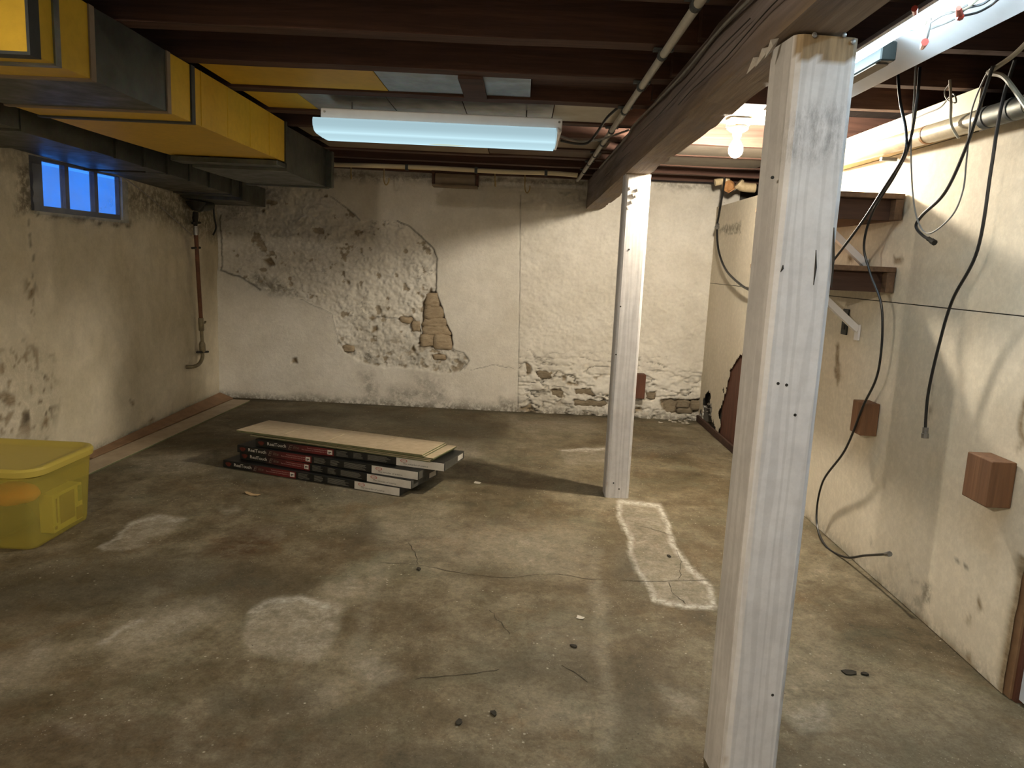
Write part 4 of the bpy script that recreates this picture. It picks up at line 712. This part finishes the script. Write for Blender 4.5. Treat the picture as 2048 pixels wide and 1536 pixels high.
def cable(name, pts, r, mat, label, parts=()):
    P_ = [pl(a, b, 0, x) for a, b, x in pts]; P_ = [p if p[2] > r else fl(a, b, r+.001) for p, (a, b, x) in zip(P_, pts)]; root = empty(name, P_[-1], label, 'cable')
    MB().tube(spline(P_, 10), r, 8).build('cord', MAT[mat], root, True)
    for i, j, rr, mt, nm in parts:
        a, b = P_[i], P_[j]; d = (b-a)/np.linalg.norm(b-a); MB().tube([b-d*.035, b-d*.012, b-d*.01, b+d*.008], [rr, rr, rr*1.25, rr*1.25], 8).build(nm, MAT[mt], root, True)
    return root
cable('hanging_cable', [(1795, 130, 1.42), (1800, 200, 1.42), (1812, 262, 1.43), (1808, 310, 1.43), (1772, 370, 1.45), (1720, 450, 1.45), (1660, 530, 1.44)], .0056, 'black', 'black cable slanting down behind the near white post')
cable('hanging_cable', [(1840, 135, 1.42), (1834, 200, 1.42), (1818, 290, 1.44), (1790, 350, 1.46), (1745, 425, 1.50), (1728, 490, 1.52), (1740, 545, 1.55), (1764, 620, 1.58), (1757, 740, 1.62), (1725, 815, 1.64), (1690, 900, 1.66), (1645, 965, 1.68), (1633, 1040, 1.69), (1650, 1090, 1.695), (1690, 1114, 1.69), (1730, 1111, 1.68), (1778, 1108, 1.66)], .0056, 'black', 'longest black cable, trailing from the ceiling down to the floor by the right wall', ((-2, -1, .0095, 'steel', 'plug'),))
cable('hanging_cable', [(1986, 132, 1.52), (1962, 205, 1.53), (1930, 300, 1.55), (1890, 385, 1.57), (1845, 430, 1.58), (1832, 452, 1.58), (1845, 470, 1.59), (1867, 484, 1.60)], .0062, 'black', 'short black cable ending in a hook shape below the shelf height', ((-2, -1, .0095, 'iron', 'cut_end'),))
cable('hanging_cable', [(2030, 120, 1.58), (2008, 190, 1.59), (1994, 260, 1.60), (1982, 340, 1.61), (1955, 500, 1.63), (1905, 600, 1.65), (1878, 690, 1.66), (1856, 790, 1.665), (1850, 872, 1.67)], .0062, 'black', 'black cable with a steel connector ending above the lower wall block', ((-2, -1, .012, 'steel', 'connector'),))
cable('hanging_wire', [(1832, 120, 1.44), (1828, 200, 1.46), (1822, 300, 1.5), (1827, 400, 1.53), (1840, 452, 1.55), (1862, 466, 1.56), (1905, 430, 1.57), (1926, 380, 1.58), (1932, 330, 1.58), (1938, 270, 1.57), (1945, 215, 1.56), (1972, 150, 1.54), (1990, 132, 1.53)], .0032, 'greyw', 'thin grey wire drooping in a loop in front of the right wall')
cable('loose_cable', [(2075, 62, 1.55), (2030, 108, 1.55), (1985, 140, 1.54), (1978, 146, 1.54), (2005, 152, 1.55), (2028, 178, 1.56), (2060, 225, 1.57)], .008, 'whitew', 'pale cable bent sharply under the joists at the right')
cable('hanging_wire', [(1900, 160, 1.60), (1902, 205, 1.60), (1902, 245, 1.61), (1912, 268, 1.62), (1918, 276, 1.625)], .005, 'whitew', 'short pale wire dangling in front of the cream pipe')
cable('tangled_wire', [(1902, 165, 1.61), (1890, 182, 1.61), (1895, 200, 1.61), (1912, 205, 1.61), (1908, 188, 1.61), (1898, 195, 1.61), (1880, 215, 1.62), (1850, 228, 1.62), (1828, 238, 1.62)], .003, 'greyw', 'small tangle of fine wire above the cream pipe')
cable('hanging_cable', [(1452, 262, 1.50), (1452, 330, 1.6), (1446, 380, 1.64), (1438, 428, 1.66), (1434, 455, 1.67), (1437, 500, 1.67), (1452, 540, 1.67), (1482, 570, 1.67), (1505, 582, 1.68)], .0095, 'black', 'black cable with a banded connector curving along the far right wall', ((3, 4, .016, 'steel', 'connector'),))

# ================================================================== right wall: shelves, blocks, outlet
def shelf(z, label, ylen, yn, xo=1.40):
    root = empty('wall_shelf', (XR, yn+.4, z-.1), label, 'shelf')
    MB().box(xo, XR-.008, yn, yn+ylen, z-.024, z).build('shelf_board', MAT['shelftop'], root, bevel=.002, seg=1)
    MB().box(XR-.045, XR-.008, yn+.004, yn+ylen, z-.118, z-.025).build('wall_cleat', MAT['shelftop'], root, bevel=.002, seg=1)
    MB().box(xo+.03, XR-.046, yn+.05, yn+.075, z-.118, z-.025).build('cross_rail', MAT['shelf'], root)
    MB().box(xo+.004, xo+.028, yn+.03, yn+ylen, z-.09, z-.025).build('front_rail', MAT['shelf'], root)
    a = np.array([xo+.06, yn+.30, z-.10]); b = np.array([XR-.014, yn+.30, z-.315]); d = (b-a)/np.linalg.norm(b-a); n = np.array([-d[2], 0, d[0]])
    MB().obox(a-n*.016, d, (0, 1, 0), n, np.linalg.norm(b-a), .035, .032).build('brace', MAT['wht'], root)
    MB().box(XR-.016, XR-.006, yn+.295, yn+.34, z-.37, z-.29).build('brace_foot', MAT['wht'], root)
z1_ = pl(1815, 388, 0, XR)[2]; z2_ = pl(1797, 535, 0, XR)[2]
shelf(z1_, 'dark wooden shelf with white brace, the upper of two on the right wall', 1.15, pl(1815, 388, 0, XR)[1]); shelf(z2_, 'dark wooden shelf with white brace, the lower of two on the right wall', 1.15, pl(1797, 535, 0, XR)[1])
def wblock(corners, d, label):
    """block fixed to the right wall, corners = px of near-bottom and far-top on the wall"""
    a = pl(*corners[0], 0, XR); b = pl(*corners[1], 0, XR); y0, y1 = sorted((a[1], b[1])); z0, z1 = sorted((a[2], b[2]))
    o = MB().box(XR-d, XR-.005, y0, y1, z0, z1).build('wall_block', MAT['block'], None, bevel=.004); return tag(o, label, 'wood block')
wblock(((1755, 873), (1741, 800)), .085, 'brown wooden block on the right wall below the shelves')
wblock(((2024, 1018), (1985, 905)), .09, 'larger brown wooden block on the right wall near its broken edge')
a = pl(1272, 748, 1, 6.93); b = pl(1288, 797, 1, 6.93); o = MB().box(a[0]-.02, b[0], 6.90, YB(1.1)+.004, b[2], a[2]).build('wall_block', MAT['redwood'], None, bevel=.005); tag(o, 'reddish wooden block low on the back wall behind the far post', 'wood block')
a = pl(1685, 668, 0, XR); b = pl(1702, 619, 0, XR); y0, y1 = sorted((a[1], b[1])); OU = empty('wall_outlet', (XR, (y0+y1)/2, a[2]), 'dark rectangular outlet plate on the right wall under the lower shelf', 'outlet')
MB().box(XR-.012, XR-.004, y0, y1, a[2], b[2]).build('plate', MAT['black2'], OU, bevel=.002, seg=1)
for k in (.3, .7): MB().box(XR-.016, XR-.0115, y0+(y1-y0)*.3, y0+(y1-y0)*.7, a[2]+(b[2]-a[2])*(k-.1), a[2]+(b[2]-a[2])*(k+.1)).build('socket', MAT['iron'], OU)

# ================================================================== lettering
_TC = {}
def text(s, size, o, u, v, mat, parent, shear=0, width=None):
    key = (s, shear)
    if key not in _TC:
        c = bpy.data.curves.new('t', 'FONT'); c.body = s; c.size = 1; c.shear = shear; c.resolution_u = 2
        ob = bpy.data.objects.new('t', c); COL.objects.link(ob); dg = bpy.context.evaluated_depsgraph_get(); dg.update()
        me = bpy.data.meshes.new_from_object(ob.evaluated_get(dg)); n = len(me.vertices); co = np.empty(n*3); me.vertices.foreach_get('co', co)
        _TC[key] = (co.reshape(-1, 3)[:, :2].copy(), [list(p.vertices) for p in me.polygons]); bpy.data.objects.remove(ob); bpy.data.curves.remove(c); bpy.data.meshes.remove(me)
    co, f = _TC[key]; sx = size; 
    if width: sx = width/(co[:, 0].max()-co[:, 0].min())
    o, u, v = map(np.array, (o, u, v)); V = o+np.outer(co[:, 0]*sx, u)+np.outer(co[:, 1]*size, v)
    return place('lettering', mesh(V, f), MAT[mat], parent)

# ================================================================== flooring cartons and loose planks
def m_band():
    t = NT('maroon_print'); col = t.mix(t.attr('fade'), (.012, .011, .010), (.115, .012, .012)); return t.done(col, .5, 0, .4)
MAT['band'] = m_band()
GRP = 'flooring cartons in the stack'
def carton(pa, pb, z, label, w=.335, h=.0485):
    a = fl(*pa, z); b = fl(*pb, z); L = np.linalg.norm(b-a); u = (b-a)/L; v = np.array([-u[1], u[0], 0]); k = np.array([0, 0, 1.]); n = -v
    root = empty('flooring_carton', a+u*L/2+v*w/2, label, 'carton')
    MB().obox(a, u, v, k, L, w, h).build('carton', MAT['boxblack'], root, bevel=.0025, seg=1)
    S_ = lambda s, t, e=.0012: a+u*(s*L)+k*(t*h)+n*e
    def rect(s0, s1, t0, t1, mat, nm, e=.0012, par=None): return MB().quad(S_(s0, t0, e), S_(s1, t0, e), S_(s1, t1, e), S_(s0, t1, e)).build(nm, MAT[mat], par or root)
    # maroon band fading out of black
    nn = 12; V = []; A = []
    for i in range(nn+1): V += [S_(.16+.275*i/nn, .04), S_(.16+.275*i/nn, .96)]; A += [min(1, i/nn*1.5)]*2
    me = mesh(V, [[2*i, 2*i+2, 2*i+3, 2*i+1] for i in range(nn)]); attr(me, 'fade', np.array(A)); band = place('printed_band', me, MAT['band'], root)
    # ember shaped emblem
    c = S_(.035, .52, .002); V = [c+u*(.022*math.cos(th))*(1+.25*math.sin(3*th))+k*(.014*math.sin(th)) for th in np.linspace(0, 2*math.pi, 19)[:-1]]; place('emblem', mesh(V, [list(range(18))]), MAT['ember'], band)
    text('RealTouch', .030, S_(.068, .36, .002), u, k, 'txt', band, .0, L*.105); text('E', .042, S_(.183, .20, .002), u, k, 'brownink', band, .35, L*.026); text('lite', .028, S_(.214, .36, .002), u, k, 'brownink', band, .2, L*.032)
    text('Premium Laminate Flooring with', .0095, S_(.292, .62, .002), u, k, 'pinkink', band, 0, L*.106); text('Pisos Laminados de Calidad Superior con', .0095, S_(.262, .36, .002), u, k, 'pinkink', band, 0, L*.136)
    sq = rect(.402, .428, .22, .80, 'txt', 'white_square', .002); rect(.407, .423, .46, .58, 'txtd', 'square_mark', .0026, sq); rect(.407, .416, .32, .40, 'txtd', 'square_mark', .0026, sq)
    for (s0, s1, rows) in ((.45, .515, 5), (.54, .59, 5), (.615, .735, 6)):
        mb = MB()
        for r in range(rows):
            t0 = .80-.6*r/(rows-1) if rows > 1 else .5; s2 = s1-(random.random()*.25*(s1-s0))
            mb.quad(S_(s0, t0, .002), S_(s2, t0, .002), S_(s2, t0+.055, .002), S_(s0, t0+.055, .002))
        mb.build('fine_print', MAT['txtg'], root)
    wp = rect(.762, 1.0, .01, .99, 'boxwhite', 'white_panel')
    for r_, mt, e in ((1, 'redink', .002), (.82, 'boxwhite', .0026)):
        c = S_(.80, .68, e); V = [c+u*(.023*r_*math.cos(th))+k*(.0105*r_*math.sin(th)) for th in np.linspace(0, 2*math.pi, 25)[:-1]]; place('oval', mesh(V, [list(range(24))]), MAT[mt], wp)
    text('DUPONT', .011, S_(.787, .60, .003), u, k, 'redink', wp, 0, L*.026); text('The miracles of science', .0145, S_(.795, .22, .002), u, k, 'txtd', wp, .18, L*.125)
    e0 = a+u*(L+.0012); E = lambda s, t: e0+v*(s*w)+k*(t*h)
    MB().quad(E(.02, .02), E(.98, .02), E(.98, .98), E(.02, .98)).build('end_panel', MAT['boxgrey'], root); e0 = e0+u*.001
    MB().quad(E(.66, .2), E(.92, .2), E(.92, .85), E(.66, .85)).build('end_label', MAT['boxwhite'], root)
    return root
carton((446, 934), (799, 992), 0.001, 'black and maroon flooring carton at the bottom of the stack')
carton((479, 917.6), (822, 978), .0505, 'black and maroon flooring carton second from the bottom of the stack')
carton((474, 904), (835.6, 960), .10, 'black and maroon flooring carton third from the bottom of the stack')
carton((510.5, 892.5), (888, 942.7), .1495, 'black and maroon flooring carton on top of the stack under loose planks')
def plank(pa, pb, z, label, w=.345, t=.0085, ntile=4, top='tile', edge='core', L=None, flip=1):
    a = fl(*pa, z); b = fl(*pb, z); L = np.linalg.norm(b-a) if L is None else L; u = (b-a)/np.linalg.norm(b-a); v = np.array([-u[1], u[0], 0])*flip; k = np.array([0, 0, 1.])
    root = empty('laminate_plank', a+u*L/2+v*w/2, label, 'plank'); MB().obox(a, u, v, k, L, w, t*.6).build('core', MAT[edge], root)
    for i in range(ntile): MB().obox(a+u*(L*i/ntile+.002)+k*t*.6, u, v, k, L/ntile-.004, w-.001, t*.4).build('tile', MAT[top], root, bevel=.0012, seg=1)
    return root
plank((500, 872), (862, 925), .1990, 'loose beige laminate plank lowest on the carton stack', L=1.31)
plank((503, 869), (858, 921), .2080, 'loose beige laminate plank second up on the carton stack', L=1.31)
plank((505, 867), (852, 917), .2170, 'loose beige laminate plank third up on the carton stack', L=1.31)
plank((474, 864), (843, 914), .2262, 'loose beige laminate plank second from the top of the pile', L=1.34)
plank((472.5, 862), (841, 911.5), .2352, 'loose beige laminate plank topmost on the carton stack', L=1.33)
# planks lying along the left wall
a, b = fl(188, 946), fl(500, 803); u = (b-a)/np.linalg.norm(b-a); v = np.array([-u[1], u[0], 0])
FP = empty('laminate_plank', (a+b)/2, 'long tan laminate plank lying on the floor along the left wall', 'plank'); MB().obox(a-u*.5+[0, 0, .001], u, v, (0, 0, 1), np.linalg.norm(b-a)+.5, .165, .008).build('core', MAT['core'], FP)
for s0, s1 in ((-.5, .9), (.903, 2.449)): MB().obox(a+u*s0+[0, 0, .009], u, v, (0, 0, 1), s1-s0, .165, .004).build('board', MAT['plankfl'], FP, bevel=.001, seg=1)
a, b = np.array([-2.80, 4.9, .013]), np.array([-2.72, 7.0, .014]); u = (b-a)/np.linalg.norm(b-a); v = np.array([-u[1], u[0], 0])
o = MB().hexa([(-2.825, 4.75, .001), (-2.758, 4.75, .001), (-2.682, 6.98, .001), (-2.81, 6.98, .045), (-2.825, 4.75, .02), (-2.758, 4.75, .012), (-2.682, 6.98, .012), (-2.81, 6.98, .060)]).build('loose_board', MAT['plankback'], None, bevel=.002, seg=1); tag(o, 'thin brown board leaning between the tan plank and the left wall', 'board')

# ================================================================== storage tub and what shows inside it
TX1, TY0, TY1, TH = -2.155, 3.22, 3.70, .385; TX0 = -2.80
def rrect(x0, x1, y0, y1, r, n=7):
    out = []
    for cx, cy, a0 in ((x1-r, y0+r, -90), (x1-r, y1-r, 0), (x0+r, y1-r, 90), (x0+r, y0+r, 180)):
        for k in range(n): th = math.radians(a0+90*k/(n-1)); out.append((cx+r*math.cos(th), cy+r*math.sin(th)))
    return out
def loft(rings, name, mat, parent, close=(True, True)):
    mb = MB(); n = len(rings[0][0])
    for pts, z in rings: mb.v += [(x, y, z) for x, y in pts]
    for i in range(len(rings)-1):
        for k in range(n): mb.f.append([i*n+k, i*n+(k+1) % n, (i+1)*n+(k+1) % n, (i+1)*n+k])
    if close[0]: mb.f.append(list(range(n))[::-1])
    if close[1]: mb.f.append([(len(rings)-1)*n+k for k in range(n)])
    return mb.build(name, mat, parent, True)
TB = empty('storage_tub', ((TX0+TX1)/2, (TY0+TY1)/2, 0), 'translucent yellow plastic storage tub with lid near the left wall', 'storage tub')
R_ = lambda d, r=.06: rrect(TX0-d, TX1+d, TY0-d, TY1+d, r+d)
loft([(R_(-.03), .002), (R_(-.012), .006), (R_(-.008), .02), (R_(.005), .2), (R_(.018), TH-.03), (R_(.02), TH-.012), (R_(.017), TH-.012), (R_(.002), .2), (R_(-.011), .022), (R_(-.02), .009)], 'body', MAT['tub'], TB)
loft([(R_(.022, .07), TH-.032), (R_(.036, .07), TH-.032), (R_(.038, .07), TH-.006), (R_(.030, .07), TH+.004), (R_(.018, .07), TH+.006), (R_(.004, .07), TH+.004), (R_(-.012, .07), TH-.008), (R_(-.05, .07), TH-.012)], 'lid', MAT['lid'], TB, (False, True))
def blob(name, c, r, mat, label, cat, sd=1.):
    bm = bmesh.new(); bmesh.ops.create_icosphere(bm, subdivisions=3, radius=1)
    for v_ in bm.verts:
        q_ = v_.co; n = 1+.35*(float(fbm(np.array(q_.x*2+sd+5), np.array(q_.y*2+q_.z*1.7+sd), 3))-.5); z = c[2]+q_.z*r[2]*n
        v_.co = (c[0]+q_.x*r[0]*n, c[1]+q_.y*r[1]*n, max(z, c[2]-r[2]*.85))
    return tag(place(name, bm_mesh(bm, True), MAT[mat]), label, cat)
blob('orange_bundle', (-2.33, 3.36, .225), (.11, .10, .05), 'orange', 'orange bundle lying on top of the dark cloth inside the yellow tub', 'bundle', 2.)
blob('dark_cloth', (-2.44, 3.37, .095), (.17, .12, .09), 'green', 'dark green crumpled cloth in the bottom of the yellow tub', 'cloth', 9.)
tx = TX1-.012
def card(y0, y1, z0, z1, mat, x, nm, parent): return MB().box(x-.003, x, y0, y1, z0, z1).build(nm, MAT[mat], parent)
def T_(p): return pl(*p, 0, TX1-.02)
BK = empty('boxed_item', (TX1-.04, 3.55, .02), 'printed pale carton with tan window standing inside the yellow tub', 'carton')
MB().box(TX1-.10, TX1-.031, 3.42, 3.66, .012, .20).build('carton', MAT['paper'], BK, bevel=.003, seg=1); card(3.47, 3.585, .045, .185, 'papert', TX1-.0268, 'tan_window', BK); card(3.62, 3.65, .11, .19, 'paperb', TX1-.0268, 'blue_strip', BK); card(3.60, 3.655, .02, .085, 'papert', TX1-.0268, 'dark_print', BK); card(3.44, 3.447, .06, .18, 'papert', TX1-.0268, 'print_line', BK); card(3.425, 3.44, .03, .045, 'papert', TX1-.0268, 'print_mark', BK)
o = MB().hexa([(-2.62, 3.02, .001), (-2.50, 2.98, .001), (-2.36, 3.19, .001), (-2.55, 3.17, .001), (-2.62, 3.02, .02), (-2.50, 2.98, .02), (-2.36, 3.19, .012), (-2.55, 3.17, .025)]).build('orange_scrap', MAT['orange'], None, bevel=.002, seg=1); tag(o, 'flat orange scrap on the floor against the yellow tub', 'scrap')

# ================================================================== debris on the floor
def flake(px_, py_, size, mat, label, cat, name, group=None, curl=.25, th=.0015, ang=None, elong=1.):
    c = fl(px_, py_); a0 = random.random()*6.28 if ang is None else ang; n = 8; top = []; bot = []
    for k in range(n):
        th_ = 2*math.pi*k/n; r = size*(.6+.5*random.random()); x = r*math.cos(th_)*elong; y = r*math.sin(th_); z = .0015+curl*(x*x)/max(size*elong, 1e-3)
        X_ = c[0]+x*math.cos(a0)-y*math.sin(a0); Y_ = c[1]+x*math.sin(a0)+y*math.cos(a0); bot.append((X_, Y_, z)); top.append((X_, Y_, z+th))
    mb = MB(); mb.v = bot+top; mb.f = [list(range(n))[::-1], list(range(n, 2*n))]+[[k, (k+1) % n, n+(k+1) % n, n+k] for k in range(n)]
    return tag(mb.build(name, MAT[mat]), label, cat, group)
o = flake(505, 990, .020, 'scrap', 'curled tan veneer scrap on the floor in front of the cartons', 'scrap', 'veneer_scrap', None, .18, .002, -.35, 3.4)
for p_ in ((1335, 838), (1341, 842), (1348, 845), (1354, 839), (1360, 843), (1367, 847), (1376, 848), (1372, 843), (1330, 835), (1322, 846)): flake(*p_, .028, 'flake', 'white paint flake fallen at the foot of the back wall by the torn corner', 'paint flake', 'paint_flake', 'fallen paint flakes', .3)
o = flake(1697, 1346, .02, 'crumb', 'dark dried leaf scrap on the floor right of the near post', 'scrap', 'leaf_scrap', None, .06, .002, .2, 1.5)
for p_, lab in (((837, 1139), 'dark crumb on the floor beside a hairline crack'), ((1147, 1293), 'dark splinter on the floor beside a pale worn streak'), ((987, 1428), 'dark dirt clump on the floor, a jagged elongated one'), ((918, 1446), 'small dark dirt clump beside the jagged elongated one'), ((1338, 1113), 'dark crumb lying on the pale patched strip of floor'), ((1730, 1349), 'tiny dark crumb beside the leaf scrap')): flake(*p_, .011, 'crumb', lab, 'crumb', 'dirt_crumb', None, .0, .004, None, 1.6)
o = flake(1160, 1236, .018, 'flake', 'white paint chip lying alone on the open floor', 'paint flake', 'paint_chip', None, .2); o = flake(955, 966, .03, 'flake', 'pale paint chip on the floor right of the cartons', 'paint flake', 'paint_chip', None, .05)
